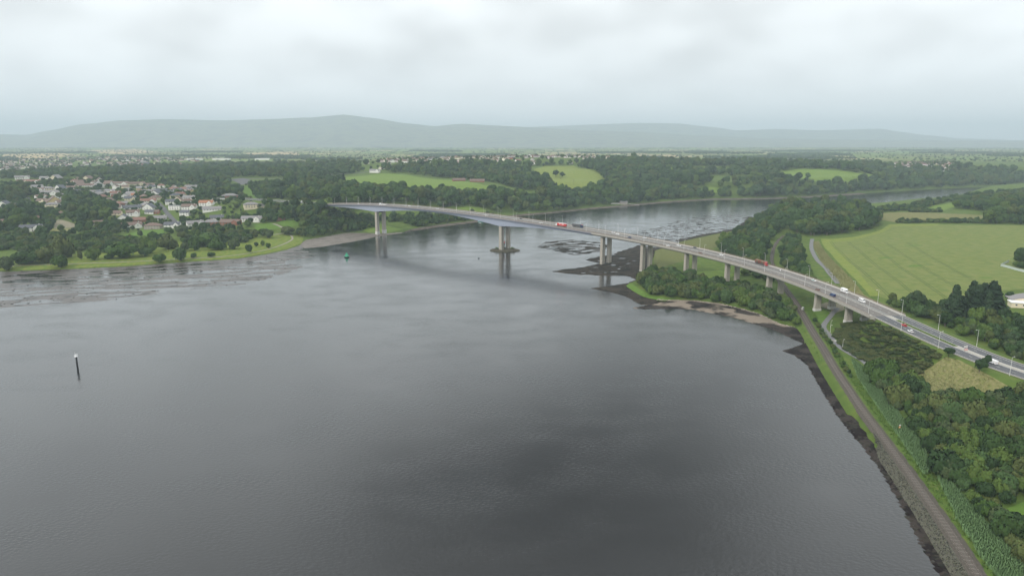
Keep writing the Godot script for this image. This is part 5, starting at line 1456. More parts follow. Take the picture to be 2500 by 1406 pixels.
				for row in 6:
					for c in 6:
						var lg := MB.new()
						var p := Vector3(0, 1.4 + row * 0.42, -1.0 + c * 0.4 + (0.2 if row % 2 else 0.0))
						if c == 5 and row % 2: continue
						var j := rng.randf_range(-0.2, 0.2)
						lg.tube(p + Vector3(-6.6 + j, 0, 0), p + Vector3(-1.6 + j, 0, 0), 0.2, 0.19, 7)
						lg.tube(p + Vector3(-1.2 + j, 0, 0), p + Vector3(4.0 + j, 0, 0), 0.2, 0.18, 7)
						part("log", lg.mesh(), M.log if (row + c) % 3 else M.log_pale, o)
				for x in [-6.0, -2.2, -0.6, 3.4]:
					for sd in [-1.0, 1.0]:
						mb = MB.new()
						mb.box(Vector3(x, 2.5, sd * 1.25), Vector3(0.14, 2.9, 0.1))
						part("stake", mb.mesh(), M.car_red, o)

# ---------------------------------------------------------------- lamps and small things
func lamp_post(p: Vector3, side: Vector3, h: float, label: String, group: String, reach := 1.3) -> void:
	var o := thing("street_lamp", label, "street lamp", p, atan2(-side.z, side.x), group)
	var mb := MB.new()
	mb.tube(Vector3(0, -0.3, 0), Vector3(0, 1.4, 0), 0.13, 0.13, 8); mb.tube(Vector3(0, 1.4, 0), Vector3(0, h, 0), 0.1, 0.06, 8)
	part("post", mb.mesh(), M.galvanised_pale, o)
	mb = MB.new()
	mb.tube(Vector3(0, h - 0.05, 0), Vector3(reach, h + 0.12, 0), 0.045, 0.04, 6)
	part("arm", mb.mesh(), M.galvanised_pale, o)
	mb = MB.new()
	mb.box(Vector3(reach + 0.25, h + 0.12, 0), Vector3(0.8, 0.14, 0.32)); mb.box(Vector3(reach + 0.3, h + 0.03, 0), Vector3(0.5, 0.08, 0.24))
	part("lantern", mb.mesh(), M.galvanised_pale, o)

func build_lamps() -> void:
	var ss := []
	for k in 33: ss.append(38.0 + k * 24.42)
	for s in ss + [853.0, 885.0, 931.0, 968.0]:
		for sg in [-1.0, 1.0]:
			var lat: float = 11.9 if s < DECK_END else 12.2
			var where := "near" if sg < 0 else "far"
			var txt := "tall grey street lamp on the %s footway of the steel spans" % where
			if s > STEEL_END: txt = "tall grey street lamp on the %s footway of the concrete viaduct" % where
			if s > DECK_END: txt = "tall pale street lamp on the %s verge of the road right of the bridge" % where
			lamp_post(on_road(s, sg * lat, 0.16 if s < DECK_END else -0.1), road_side(s) * -sg, 9.6, txt, txt.replace("tall grey street lamp", "lamps").replace("tall pale street lamp", "lamps"))
	var txts := ["slim lamp post on the cycle path below the last pier, upper one", "slim lamp post on the cycle path next to the seating wall", "slim lamp post on the cycle path where it meets the railway bushes"]
	for i in 3:
		var q: Array = SPOTS.lamps[i]
		lamp_post(Vector3(q[0], ground_y(q[0], q[2]), q[2]), Vector3(1, 0, 0.2).normalized(), 5.2, txts[i], "cycle path lamps", 0.35)

func vec(a: Array) -> Vector3:
	return Vector3(a[0], a[1], a[2])

func on_ground(a: Array) -> Vector3:
	return Vector3(a[0], ground_y(a[0], a[2]), a[2])

func build_small() -> void:
	# green buoy
	var o := thing("buoy", "large green conical navigation buoy on a dark float near the far bank", "buoy", vec(SPOTS.buoy))
	var mb := MB.new()
	mb.tube(Vector3(0, -0.8, 0), Vector3(0, 1.0, 0), 2.6, 2.9, 18)
	part("float", mb.mesh(), M.buoy_dark, o)
	mb = MB.new()
	mb.tube(Vector3(0, 1.0, 0), Vector3(0, 4.2, 0), 2.6, 0.9, 12); mb.tube(Vector3(0, 4.2, 0), Vector3(0, 5.4, 0), 0.8, 0.5, 10)
	part("tower", mb.mesh(), M.buoy_green, o)
	mb = MB.new()
	mb.tube(Vector3(0, 5.4, 0), Vector3(0, 6.6, 0), 0.15, 0.12, 6); mb.tube(Vector3(0, 6.4, 0), Vector3(0, 7.2, 0), 0.45, 0.3, 8)
	part("lantern", mb.mesh(), M.buoy_dark, o)
	# pile beacon
	o = thing("beacon", "slender black pile beacon with a white lantern cage standing in the river", "beacon", vec(SPOTS.beacon))
	mb = MB.new()
	mb.tube(Vector3(0, -3.0, 0), Vector3(0, 3.0, 0), 0.5, 0.48, 12); mb.tube(Vector3(0, 3.0, 0), Vector3(0.05, 7.0, 0), 0.46, 0.42, 12)
	part("pile", mb.mesh(), M.buoy_dark, o)
	mb = MB.new()
	mb.tube(Vector3(0, 7.0, 0), Vector3(0, 7.35, 0), 0.9, 0.9, 12)
	for k in 8:
		var d := Vector3(cos(k * TAU / 8), 0, sin(k * TAU / 8)) * 0.85
		mb.tube(Vector3(0, 7.3, 0) + d, Vector3(0, 8.4, 0) + d, 0.05, 0.05, 5)
	for k in 8:
		var d := Vector3(cos(k * TAU / 8), 0, sin(k * TAU / 8)) * 0.85
		var e := Vector3(cos((k + 1) * TAU / 8), 0, sin((k + 1) * TAU / 8)) * 0.85
		mb.tube(Vector3(0, 8.4, 0) + d, Vector3(0, 8.4, 0) + e, 0.05, 0.05, 5)
	part("cage", mb.mesh(), M.car_white, o)
	mb = MB.new()
	mb.tube(Vector3(0.1, 7.3, 0), Vector3(0.1, 8.8, 0), 0.16, 0.12, 8); mb.tube(Vector3(-0.3, 7.3, 0), Vector3(-0.5, 9.8, 0), 0.04, 0.03, 5)
	part("lantern", mb.mesh(), M.car_white, o)
	o = thing("mooring_buoy", "small black round buoy afloat left of the island pier", "buoy", vec(SPOTS.mooring))
	mb = MB.new()
	for f in range(0, 60, 3): mb.tri(ico_v[ico_f[f]] * 1.1, ico_v[ico_f[f + 2]] * 1.1, ico_v[ico_f[f + 1]] * 1.1)
	mb.tube(Vector3(0, 0.9, 0), Vector3(0, 1.7, 0), 0.08, 0.08, 5)
	part("float", mb.mesh(), M.buoy_dark, o)
	var k2 := 0
	for d in SPOTS.ducks:
		o = thing("floating_log", "dark scrap of driftwood afloat between the first two piers, %s" % ["left one", "right one"][k2], "driftwood", vec(d), 0.4 * k2)
		mb = MB.new()
		mb.tube(Vector3(-1.1, 0, 0), Vector3(0.4, 0.12, 0.1), 0.2, 0.16, 7); mb.tube(Vector3(0.3, 0.1, 0.1), Vector3(1.2, 0.3, 0.3), 0.16, 0.06, 6)
		part("timber", mb.mesh(), M.buoy_dark, o)
		k2 += 1
	# island round the second pier
	var s: float = PIERS[1]
	var c := road_at(s)
	mb = MB.new()
	var rings := []
	rng.seed = 3
	for e in [[1.0, -1.2], [0.98, 0.1], [0.86, 1.7], [0.62, 2.3], [0.02, 2.35]]:
		var r := PackedVector3Array()
		for k in 30:
			var a := TAU * k / 30.0
			var j := rng.randf_range(0.93, 1.07)
			r.append(Vector3(cos(a) * 16.5 * e[0] * j * (1.0 + 0.12 * absf(cos(a))), e[1] + rng.randf_range(-0.12, 0.12), sin(a) * 11.0 * e[0] * j))
		rings.append(r)
	mb.loft(rings, true, false)
	o = thing("pier_island", "dark stone island with weeds round the foot of the second pier", "island", Vector3(c.x, 0, c.z), 0.0)
	part("rock", mb.mesh(), M.island, o)
	for q in [[-10.0, -1.0, 1.6], [-8.0, 3.0, 1.0], [9.0, -2.0, 1.5], [11.0, 1.0, 1.2], [5.0, -5.0, 1.3], [0.0, -6.0, 1.0], [7.5, 3.5, 0.9]]:
		var w := part("weed", crowns["shrub"][0], greens["shrub_m"][2], o)
		w.position = Vector3(q[0], 2.1, q[1]); w.scale = Vector3(q[2], q[2] * 1.1, q[2])
	o = thing("navigation_mark", "red topped black navigation mark between the legs of the second pier", "navigation mark", Vector3(c.x, 2.2, c.z) + (road_dir(s) * Vector3(-1, 0, -1)).normalized() * 2.0)
	mb = MB.new()
	mb.tube(Vector3(0, 0, 0), Vector3(0, 5.0, 0), 1.0, 1.4, 10); mb.box(Vector3(0, 5.6, 0), Vector3(3.0, 2.4, 2.6))
	part("frame", mb.mesh(), M.buoy_dark, o)
	mb = MB.new()
	mb.tube(Vector3(0, 6.8, 0), Vector3(0, 9.6, 0), 2.2, 1.3, 12)
	part("top_mark", mb.mesh(), M.mark_red, o)
	# railway things
	o = thing("railway_sign", "round orange warning sign on a short post beside the railway", "sign", on_ground(SPOTS.sign_track))
	mb = MB.new()
	mb.tube(Vector3.ZERO, Vector3(0, 2.2, 0), 0.05, 0.05, 6)
	part("post", mb.mesh(), M.galvanised, o)
	mb = MB.new()
	mb.tube(Vector3(0, 1.7, 0.05), Vector3(0, 1.7, 0.1), 0.55, 0.55, 20)
	part("disc", mb.mesh(), M.sign_orange, o)
	mb = MB.new()
	mb.tube(Vector3(0, 1.7, 0.1), Vector3(0, 1.7, 0.12), 0.2, 0.2, 16)
	part("centre", mb.mesh(), M.car_white, o)
	mb = MB.new()
	mb.box(Vector3(0, 2.75, 0.08), Vector3(0.8, 0.6, 0.05))
	part("plate", mb.mesh(), M.galvanised_pale, o)
	o = thing("trackside_cabinet", "pale grey equipment cabinet beside the railway under the viaduct", "cabinet", on_ground(SPOTS.cabinet), 0.4)
	mb = MB.new()
	mb.box(Vector3(0, 1.1, 0), Vector3(1.5, 2.2, 1.0)); mb.box(Vector3(0, 2.25, 0), Vector3(1.7, 0.12, 1.2))
	part("case", mb.mesh(), M.galvanised_pale, o)
	mb = MB.new()
	for x in [-0.36, 0.36]: mb.box(Vector3(x, 1.1, 0.51), Vector3(0.66, 1.9, 0.03))
	part("door", mb.mesh(), M.galvanised, o)
	# seating wall by the cycle path
	o = thing("seating_wall", "curved grey timber and stone seating wall beside the cycle path", "seat", on_ground(SPOTS.shelter), -0.5)
	for k in 7:
		mb = MB.new()
		var a := -0.6 + k * 0.2
		mb.box(Vector3(sin(a) * 9.0 - 0.0, 0.45, -cos(a) * 9.0 + 8.5), Vector3(1.75, 0.9, 0.7), Basis(Vector3.UP, -a))
		part("block", mb.mesh(), M.pale_concrete if k % 2 else M.concrete, o)
	# sign in the central reserve
	var rs: Array = SPOTS.reserve_sign
	o = thing("reserve_sign", "pale signboard with red base at the end of the central reserve grass", "sign", on_road(rs[0], 0.0, 0.15), atan2(-road_dir(rs[0]).z, road_dir(rs[0]).x))
	mb = MB.new()
	for z in [-0.8, 0.8]: mb.tube(Vector3(0, 0, z), Vector3(0, 2.4, z), 0.06, 0.06, 6)
	part("post", mb.mesh(), M.galvanised, o)
	mb = MB.new()
	mb.box(Vector3(0.06, 1.9, 0), Vector3(0.06, 1.2, 2.3))
	part("board", mb.mesh(), M.pale_concrete, o)
	mb = MB.new()
	mb.box(Vector3(0.5, 0.45, 0.0), Vector3(0.5, 0.9, 1.8))
	part("bollard_base", mb.mesh(), M.sign_pink, o)
	# hall at the right edge
	var hp := on_ground(SPOTS.hall)
	o = thing("community_hall", "cream flat-fronted hall with grey pitched roof behind the pines at the right edge", "building", hp + Vector3(14, 0, 0), -0.35)
	var b := part("wall", U.box, M.wall_cream, o)
	b.scale = Vector3(30, 4.4, 9); b.position.y = -0.8
	b = part("flat_roof", U.box, M.roof_white, o)
	b.scale = Vector3(31, 0.4, 10); b.position.y = 3.62
	b = part("rear_wall", U.box, M.wall_cream, o)
	b.scale = Vector3(28, 7.0, 14); b.position = Vector3(3, -2.4, -11.52)
	b = part("rear_gable", U.gable, M.wall_cream, o)
	b.scale = Vector3(14, 3.4, 28); b.position = Vector3(3, 4.6, -11.52); b.rotation.y = PI * 0.5
	b = part("roof", U.roof, M.roof_grey, o)
	b.scale = Vector3(14, 3.4, 28); b.position = Vector3(3, 4.62, -11.52); b.rotation.y = PI * 0.5
	for k in 6:
		var f := part("window", U.frame, M.wall_white, o)
		f.position = Vector3(-12.0 + k * 4.6, 2.3, 4.55)
		part("pane", U.pane, M.glass, f)
	# palisade fence
	var fp := []
	for q in SPOTS.fence: fp.append(on_ground(q))
	o = thing("palisade_fence", "pale grey-green steel palisade fence at the right edge of the crop field", "fence", fp[0])
	for i in fp.size() - 1:
		var a: Vector3 = fp[i]
		var e: Vector3 = fp[i + 1]
		var n := maxi(1, int(a.distance_to(e) / 0.9))
		for k in n:
			var p := a.lerp(e, float(k) / n)
			mb = MB.new()
			var dr := (e - a).normalized()
			for g in 4: mb.box(p + dr * g * 0.23 - fp[0] + Vector3.UP * (1.25 + (ground_y(p.x, p.z) - p.y)), Vector3(0.17, 2.5, 0.05), Basis(Vector3.UP, atan2(-dr.z, dr.x)))
			part("pale_panel", mb.mesh(), M.palisade, o)
	for q in SPOTS.poles:
		var p := on_ground(q)
		o = thing("power_pole", "thin wooden power pole standing in the yellow-green pasture, %s" % ("left one" if q == SPOTS.poles[0] else "right one"), "power pole", p)
		mb = MB.new()
		mb.tube(Vector3(0, -0.5, 0), Vector3(0, 13, 0), 0.3, 0.22, 7)
		part("post", mb.mesh(), M.bark, o)
		mb = MB.new()
		mb.box(Vector3(0, 12.4, 0), Vector3(3.4, 0.22, 0.22))
		part("crossarm", mb.mesh(), M.bark, o)
	# ruined boathouse on the far bank
	o = thing("boathouse", "grey stone boathouse ruin with a slipway on the far bank", "building", on_ground(SPOTS.boathouse), 0.3)
	b = part("wall", U.box, M.wall_stone, o)
	b.scale = Vector3(16, 6, 8); b.position.y = -1.5
	b = part("roof", U.roof, M.roof_grey, o)
	b.scale = Vector3(16, 2.6, 8); b.position.y = 4.5
	b = part("annexe", U.box, M.pale_concrete, o)
	b.scale = Vector3(20, 3.4, 6); b.position = Vector3(-19, -1.0, -2)
	mb = MB.new()
	mb.quad(Vector3(8, 1.6, 2), Vector3(8, 1.6, 7), Vector3(26, -0.6, 22), Vector3(26, -0.6, 16))
	mb.quad(Vector3(8, 1.2, 7), Vector3(8, 1.6, 7), Vector3(26, -0.6, 22), Vector3(26, -1.0, 22))
	part("slipway", mb.mesh(), M.pale_concrete, o)
	o = thing("boat", "small white motor boat moored at the far bank behind the steel span", "boat", vec(SPOTS.boat), 0.3)
	mb = MB.new()
	body_loft([[-4.5, 1.4, -0.4, 1.1, 1.5], [0.0, 1.6, -0.5, 1.2, 1.8], [3.0, 1.0, -0.4, 1.4, 1.4], [5.2, 0.1, 0.4, 1.6, 0.2]], mb)
	part("hull", mb.mesh(), M.teal, o)
	mb = MB.new()
	body_loft([[-3.0, 1.2, 1.1, 2.6, 1.0], [0.6, 1.2, 1.1, 2.7, 1.0], [1.8, 1.0, 1.1, 1.5, 0.9]], mb)
	part("cabin", mb.mesh(), M.car_white, o)
	k2 = 0
	for q in SPOTS.caravans:
		o = thing("caravan", "white caravan parked at the end of the green verge by the junction, %s" % ["left one", "right one"][k2], "caravan", on_ground(q), 0.3 - k2 * 0.5)
		mb = MB.new()
		body_loft([[-3.0, 1.0, 0.5, 2.2, 1.0], [-2.6, 1.1, 0.4, 2.6, 1.05], [2.2, 1.1, 0.4, 2.6, 1.05], [3.0, 1.0, 0.5, 1.8, 0.95]], mb)
		part("body", mb.mesh(), M.car_white, o)
		mb = MB.new()
		mb.box(Vector3(0, 1.8, 1.1), Vector3(3.0, 0.6, 0.06))
		part("windows", mb.mesh(), M.car_glass, o)
		wheels(o, [0.0], 1.05, 0.33)
		k2 += 1

func grey(v: float) -> Color:
	return Color(v, v, v)

func build_undergrowth() -> void:
	rng.seed = 61
	# reed clump
	var mb := MB.new()
	for k in 16:
		var a := rng.randf() * TAU
		var p := Vector3(cos(a), 0, sin(a)) * rng.randf() * 0.55
		var h := rng.randf_range(1.3, 2.2)
		var l := Vector3(rng.randf_range(-0.5, 0.5), 0, rng.randf_range(-0.5, 0.5))
		var w := Vector3(cos(a + 1.5), 0, sin(a + 1.5)) * 0.06
		mb.col = grey(rng.randf_range(0.75, 1.25))
		if rng.randf() < 0.12: mb.col = Color(1.9, 1.45, 1.1)
		var un := (Vector3.UP + Vector3(cos(a), 0, sin(a)) * 0.5).normalized()
		mb.leaf(p - w, p - w + l * 0.3 + Vector3.UP * h * 0.6, p + w + l * 0.3 + Vector3.UP * h * 0.6, un)
		mb.leaf(p - w, p + w + l * 0.3 + Vector3.UP * h * 0.6, p + w, un)
		mb.leaf(p - w * 2.2 + l * 0.3 + Vector3.UP * h * 0.5, p + l + Vector3.UP * h, p + w * 2.2 + l * 0.3 + Vector3.UP * h * 0.5, un)
	var reed := mb.mesh()
	var xf := []
	for f in FIELDS:
		if f[1] != "reed": continue
		scatter(poly_of(f[2]), 0.72, 0.8, 1.25, xf)
	var o := multi("reeds", reed, M.reed_leaf, xf, [])
	o.set_meta("label", "pale green reeds along the foot of the railway bank")
	# grass tufts on the banks, the verge and the rough grass
	mb = MB.new()
	for k in 12:
		var a := rng.randf() * TAU
		var p := Vector3(cos(a), 0, sin(a)) * rng.randf() * 0.6
		var h := rng.randf_range(0.25, 0.6)
		var l := Vector3(rng.randf_range(-0.3, 0.3), h, rng.randf_range(-0.3, 0.3))
		var w := Vector3(cos(a + 1.5), 0, sin(a + 1.5)) * 0.09
		mb.col = grey(rng.randf_range(0.75, 1.25))
		mb.leaf(p - w, p + l, p + w, (Vector3.UP + Vector3(cos(a), 0, sin(a)) * 0.4).normalized())
	var tuft := mb.mesh()
	xf = []
	for i in rail_fine.size():
		if rail_fine[i].y < -520.0: continue
		var d := (rail_fine[mini(i + 1, rail_fine.size() - 1)] - rail_fine[maxi(i - 1, 0)])
		var n := Vector2(-d.y, d.x).normalized()
		for k in int(d.length() * 10.0):
			var side := rng.randf_range(-22.0, -4.6) if rng.randf() < 0.68 else rng.randf_range(4.0, 9.0)
			if i < 46 and side < 0.0: side = rng.randf_range(-7.0, -5.2)
			var p := rail_fine[i] + d * rng.randf() + n * side
			if shore(p.x, p.y) < 0.4: continue
			var sc := rng.randf_range(0.6, 1.4)
			xf.append(Transform3D(Basis(Vector3.UP, rng.randf() * TAU).scaled(Vector3(sc, sc, sc)), Vector3(p.x, ground_y(p.x, p.y), p.y)))
	o = multi("bank_grass", tuft, M.tuft_green, xf, [])
	o.set_meta("label", "bright green grass along both sides of the railway")
	xf = []
	for f in FIELDS:
		if f[1] == "straw" and f[2][0] > 150.0: scatter(poly_of(f[2]), 1.1, 0.7, 1.6, xf)
	o = multi("dry_grass", tuft, M.tuft_straw, xf, [])
	o.set_meta("label", "dry yellow rough grass beside the road and cycle path")
	# bramble blanket on the road embankment
	for k in 3:
		xf = []
		scatter(poly_of(BRAMBLES), 3.9, 1.2, 2.6, xf, Vector3(1.15, [0.62, 0.8, 0.5][k], 1.15))
		o = multi("brambles", crowns["shrub"][[1, 3, 5][k]], [M.bramble, M.bramble_olive, M.bramble][k], xf, [])
		o.set_meta("label", "dark bramble and ivy blanket on the road embankment")

func scatter(poly: PackedVector2Array, sp: float, s0: float, s1: float, xf: Array, shape := Vector3.ONE) -> void:
	var lo := poly[0]
	var hi := poly[0]
	for p in poly:
		lo = lo.min(p); hi = hi.max(p)
	for j in int((hi.y - lo.y) / sp) + 1:
		for i in int((hi.x - lo.x) / sp) + 1:
			var p := lo + Vector2(i + rng.randf() - 0.5, j + rng.randf() - 0.5) * sp
			if not Geometry2D.is_point_in_polygon(p, poly): continue
			var s := rng.randf_range(s0, s1)
			xf.append(Transform3D(Basis(Vector3.UP, rng.randf() * TAU) * Basis.from_scale(shape * s), Vector3(p.x, ground_y(p.x, p.y) - 0.05, p.y)))

func build_fields() -> void:
	for f in FIELDS:
		var mb := MB.new()
		var lift := 0.1 if f[1] != "stubble" else 1.6
		if f[0] == "field_margin" or f[0] == "lawn" or f[0] == "reed_bed": lift = 0.16
		if f[0] == "crop_field": lift = 0.12
		drape(poly_of(f[2]), lift, mb)
		if mb.v.size(): struct(f[0], mb.mesh(), M[f[1]])
	for p in PATHS:
		var mb := MB.new()
		drape(ribbon_poly(poly_of(p[3]), p[2]), 0.22, mb)
		if mb.v.size(): struct(p[0], mb.mesh(), M[p[1]])
	# wheel tracks and bare patches in the crop
	var crop: PackedVector2Array
	for f in FIELDS:
		if f[0] == "crop_field": crop = poly_of(f[2])
	for off in [6.0, 8.2, 26.0, 28.2, 46.0, 48.2, 66.0, 68.2, 90.0, 92.2]:
		var line := PackedVector2Array()
		var l := PackedVector2Array([crop[0], crop[17], crop[16], crop[15], crop[14]])
		for i in l.size():
			var d := (l[mini(i + 1, l.size() - 1)] - l[maxi(i - 1, 0)]).normalized()
			var n := Vector2(-d.y, d.x)
			if n.x < 0.0: n = -n
			line.append(l[i] + n * off)
		var mb := MB.new()
		drape(ribbon_poly(line, 0.7), 0.17, mb)
		if mb.v.size(): struct("wheel_track", mb.mesh(), M.reserve)
	for q in [[392.0, -706.0, 9.0, 3.5], [398.0, -663.0, 7.0, 4.0], [470.0, -790.0, 11.0, 3.5], [425.0, -600.0, 6.0, 3.0], [520.0, -690.0, 12.0, 4.0]]:
		var line := PackedVector2Array()
		for k in 14:
			var a := TAU * k / 14.0
			line.append(Vector2(q[0] + cos(a) * q[2] * rng.randf_range(0.7, 1.2), q[1] + sin(a) * q[3] * rng.randf_range(0.7, 1.2)))
		var mb := MB.new()
		drape(line, 0.17, mb)
		if mb.v.size(): struct("weed_patch", mb.mesh(), M.lawn)

# ---------------------------------------------------------------- materials
func make_materials() -> void:
	grain_tex = ramp_tex(71, 0.09, [Color(.62, .62, .62), Color(.9, .9, .9), Color(1, 1, 1), Color(1.0, 1.0, 1.0)], 256, 4)
	M.ground = ground_mat([lin(.065, .11, .025), lin(.09, .14, .03), lin(.11, .155, .035), lin(.14, .165, .045)], 55.0, 1)
	M.meadow = ground_mat([lin(.095, .165, .032), lin(.13, .19, .036), lin(.19, .215, .045), lin(.25, .23, .06)], 30.0, 2)
	M.grass = ground_mat([lin(.11, .19, .035), lin(.14, .215, .04), lin(.16, .23, .048), lin(.19, .24, .06)], 70.0, 3)
	M.yellowgrass = ground_mat([lin(.13, .19, .04), lin(.17, .22, .045), lin(.2, .235, .055), lin(.23, .24, .07)], 40.0, 4)
	M.crop = ground_mat([lin(.12, .165, .045), lin(.15, .19, .052), lin(.175, .205, .06), lin(.2, .21, .075)], 60.0, 5, 0.95, 3.0)
	M.olive = ground_mat([lin(.14, .15, .055), lin(.18, .18, .07), lin(.22, .2, .085)], 30.0, 6)
	M.marsh = ground_mat([lin(.1, .12, .045), lin(.13, .145, .05), lin(.16, .16, .06)], 25.0, 7)
	M.straw = ground_mat([lin(.12, .16, .045), lin(.19, .2, .07), lin(.27, .24, .12), lin(.15, .19, .055)], 14.0, 8, 0.95, 2.0)
	M.lawn = ground_mat([lin(.085, .16, .03), lin(.105, .185, .034), lin(.13, .2, .04)], 30.0, 9)
	M.reed = ground_mat([lin(.07, .12, .05), lin(.1, .16, .07), lin(.14, .18, .09)], 6.0, 10)
	M.earth = ground_mat([lin(.24, .21, .15), lin(.3, .27, .2), lin(.2, .19, .1)], 12.0, 11)
	M.stubble = ground_mat([lin(.38, .3, .15), lin(.46, .36, .19), lin(.5, .41, .24)], 200.0, 12)
	M.reserve = ground_mat([lin(.06, .1, .03), lin(.09, .13, .035), lin(.12, .14, .05)], 6.0, 13)
	M.hill = ground_mat([lin(.08, .09, .08), lin(.14, .155, .12), lin(.22, .24, .15), lin(.1, .105, .1)], 1500.0, 14, 0.95, 300.0)
	M.gravel = ground_mat([lin(.24, .22, .18), lin(.3, .28, .23), lin(.36, .33, .28)], 8.0, 15)
	M.tarmac = ground_mat([lin(.1, .1, .105), lin(.13, .13, .135), lin(.16, .16, .16)], 14.0, 16)
	M.path_tarmac = ground_mat([lin(.17, .17, .175), lin(.2, .2, .205), lin(.23, .23, .23)], 10.0, 21)
	M.asphalt = ground_mat([lin(.105, .108, .115), lin(.13, .133, .14), lin(.15, .15, .155)], 20.0, 17, 0.85)
	M.asphalt_old = ground_mat([lin(.16, .148, .138), lin(.19, .178, .165), lin(.22, .205, .19)], 18.0, 18, 0.85)
	M.ballast = ground_mat([lin(.07, .06, .05), lin(.1, .088, .075), lin(.14, .12, .1)], 5.0, 19, 0.95, 1.5)
	M.sea_stone = ground_mat([lin(.06, .058, .045), lin(.1, .095, .075), lin(.15, .145, .115), lin(.08, .095, .045)], 5.0, 20, 0.95, 1.6)
	M.island = ground_mat([lin(.05, .045, .035), lin(.1, .09, .07), lin(.13, .13, .07)], 9.0, 22)
	M.rubble = worn_mat(lin(.36, .31, .26), 4.0, 24)
	M.concrete = worn_mat(lin(.36, .34, .3), 11.0, 25, 0.22)
	M.footway = worn_mat(lin(.4, .375, .34), 9.0, 26, 0.2)
	M.pier = worn_mat(lin(.38, .35, .3), 9.0, 27, 0.34)
	M.concrete.uv1_scale = Vector3(0.25, 0.05, 0.25)   # rain streaks run down the faces
	M.pier.uv1_scale = Vector3(0.4, 0.035, 0.4)
	M.tide = worn_mat(lin(.07, .065, .05), 3.0, 35, 0.4)
	M.pale_concrete = worn_mat(lin(.58, .57, .55), 5.0, 28, 0.25)
	M.steel = worn_mat(lin(.34, .38, .47), 30.0, 29, 0.16, 0.55)
	M.steel.uv1_scale = Vector3(0.08, 0.02, 0.08)
	M.steel_edge = flat_mat(lin(.2, .2, .23), 0.6)
	M.steel_dark = flat_mat(lin(.09, .085, .08), 0.7)
	M.parapet = flat_mat(lin(.2, .155, .12), 0.7)
	M.galvanised = flat_mat(lin(.3, .3, .3), 0.5, 0.3)
	M.galvanised_pale = flat_mat(lin(.62, .62, .6), 0.5)
	M.paint = worn_mat(lin(.66, .66, .63), 3.0, 33, 0.3)
	M.rail = flat_mat(lin(.17, .14, .12), 0.45, 0.5)
	M.sleeper = flat_mat(lin(.13, .115, .1), 0.95)
	M.sleeper_pale = flat_mat(lin(.2, .18, .16), 0.95)
	M.bark = flat_mat(lin(.1, .08, .06), 0.95)
	M.yellow_leaf = leaf_mat(lin(.35, .3, .06))
	M.mass_leaf = leaf_mat(Color.WHITE)
	M.reed_leaf = leaf_mat(lin(.15, .25, .105))
	M.tuft_green = leaf_mat(lin(.12, .21, .04))
	M.tuft_straw = leaf_mat(lin(.21, .215, .085))
	M.bramble = leaf_mat(lin(.042, .066, .022))
	M.bramble_olive = leaf_mat(lin(.075, .09, .03))
	var mud := flat_mat(Color.WHITE, 0.85, 0.0, 0.2)
	mud.vertex_color_use_as_albedo = true
	M.mud = mud
	M.mud_wet = mud.duplicate()
	M.mud_wet.roughness = 0.4; M.mud_wet.metallic_specular = 0.4
	var dry := flat_mat(Color.WHITE, 0.7, 0.0, 0.4)
	dry.vertex_color_use_as_albedo = true
	M.mud_dry = dry
	M.weed_stone = flat_mat(lin(.022, .019, .013), 0.5)
	for e in [["white", .74, .73, .7], ["cream", .68, .6, .45], ["yellow", .66, .52, .27], ["brick", .27, .12, .08], ["stone", .34, .31, .27]]:
		M["wall_" + e[0]] = flat_mat(lin(e[1], e[2], e[3]), 0.9)
	for e in [["brown", .17, .12, .1], ["slate", .1, .105, .12], ["grey", .22, .21, .21], ["rust", .21, .115, .09], ["orange", .32, .15, .09], ["white", .7, .7, .7]]:
		M["roof_" + e[0]] = worn_mat(lin(e[1], e[2], e[3]), 6.0, 40, 0.2)
	M.door = flat_mat(lin(.12, .1, .09), 0.6)
	M.glass = flat_mat(lin(.03, .035, .045), 0.08)
	M.car_glass = flat_mat(lin(.025, .03, .035), 0.06)
	M.tyre = flat_mat(lin(.03, .03, .03), 0.9)
	M.lens = flat_mat(lin(.7, .7, .7), 0.1)
	M.tail = flat_mat(lin(.4, .03, .03), 0.2)
	for e in [["white", .8, .8, .8], ["white_green", .78, .8, .78], ["pale", .7, .72, .74], ["silver", .5, .51, .52], ["grey", .09, .095, .1], ["black", .02, .02, .022], ["blue", .025, .05, .13], ["red", .5, .035, .03], ["bronze", .2, .12, .085]]:
		var m := flat_mat(lin(e[1], e[2], e[3]), 0.3)
		m.clearcoat_enabled = true; m.clearcoat = 0.6; m.clearcoat_roughness = 0.1
		M["car_" + e[0]] = m
	M.teal = flat_mat(lin(.12, .4, .36), 0.5)
	M.log = flat_mat(lin(.15, .1, .068), 0.9)
	M.log_pale = flat_mat(lin(.26, .18, .115), 0.9)
	M.buoy_dark = flat_mat(lin(.02, .02, .022), 0.6)
	M.buoy_green = worn_mat(lin(.03, .3, .17), 3.0, 34, 0.2, 0.5)
	M.mark_red = flat_mat(lin(.5, .12, .11), 0.6)
	M.sign_orange = flat_mat(lin(.8, .32, .02), 0.5)
	M.sign_pink = flat_mat(lin(.6, .35, .33), 0.6)
	M.palisade = flat_mat(lin(.48, .54, .5), 0.5)

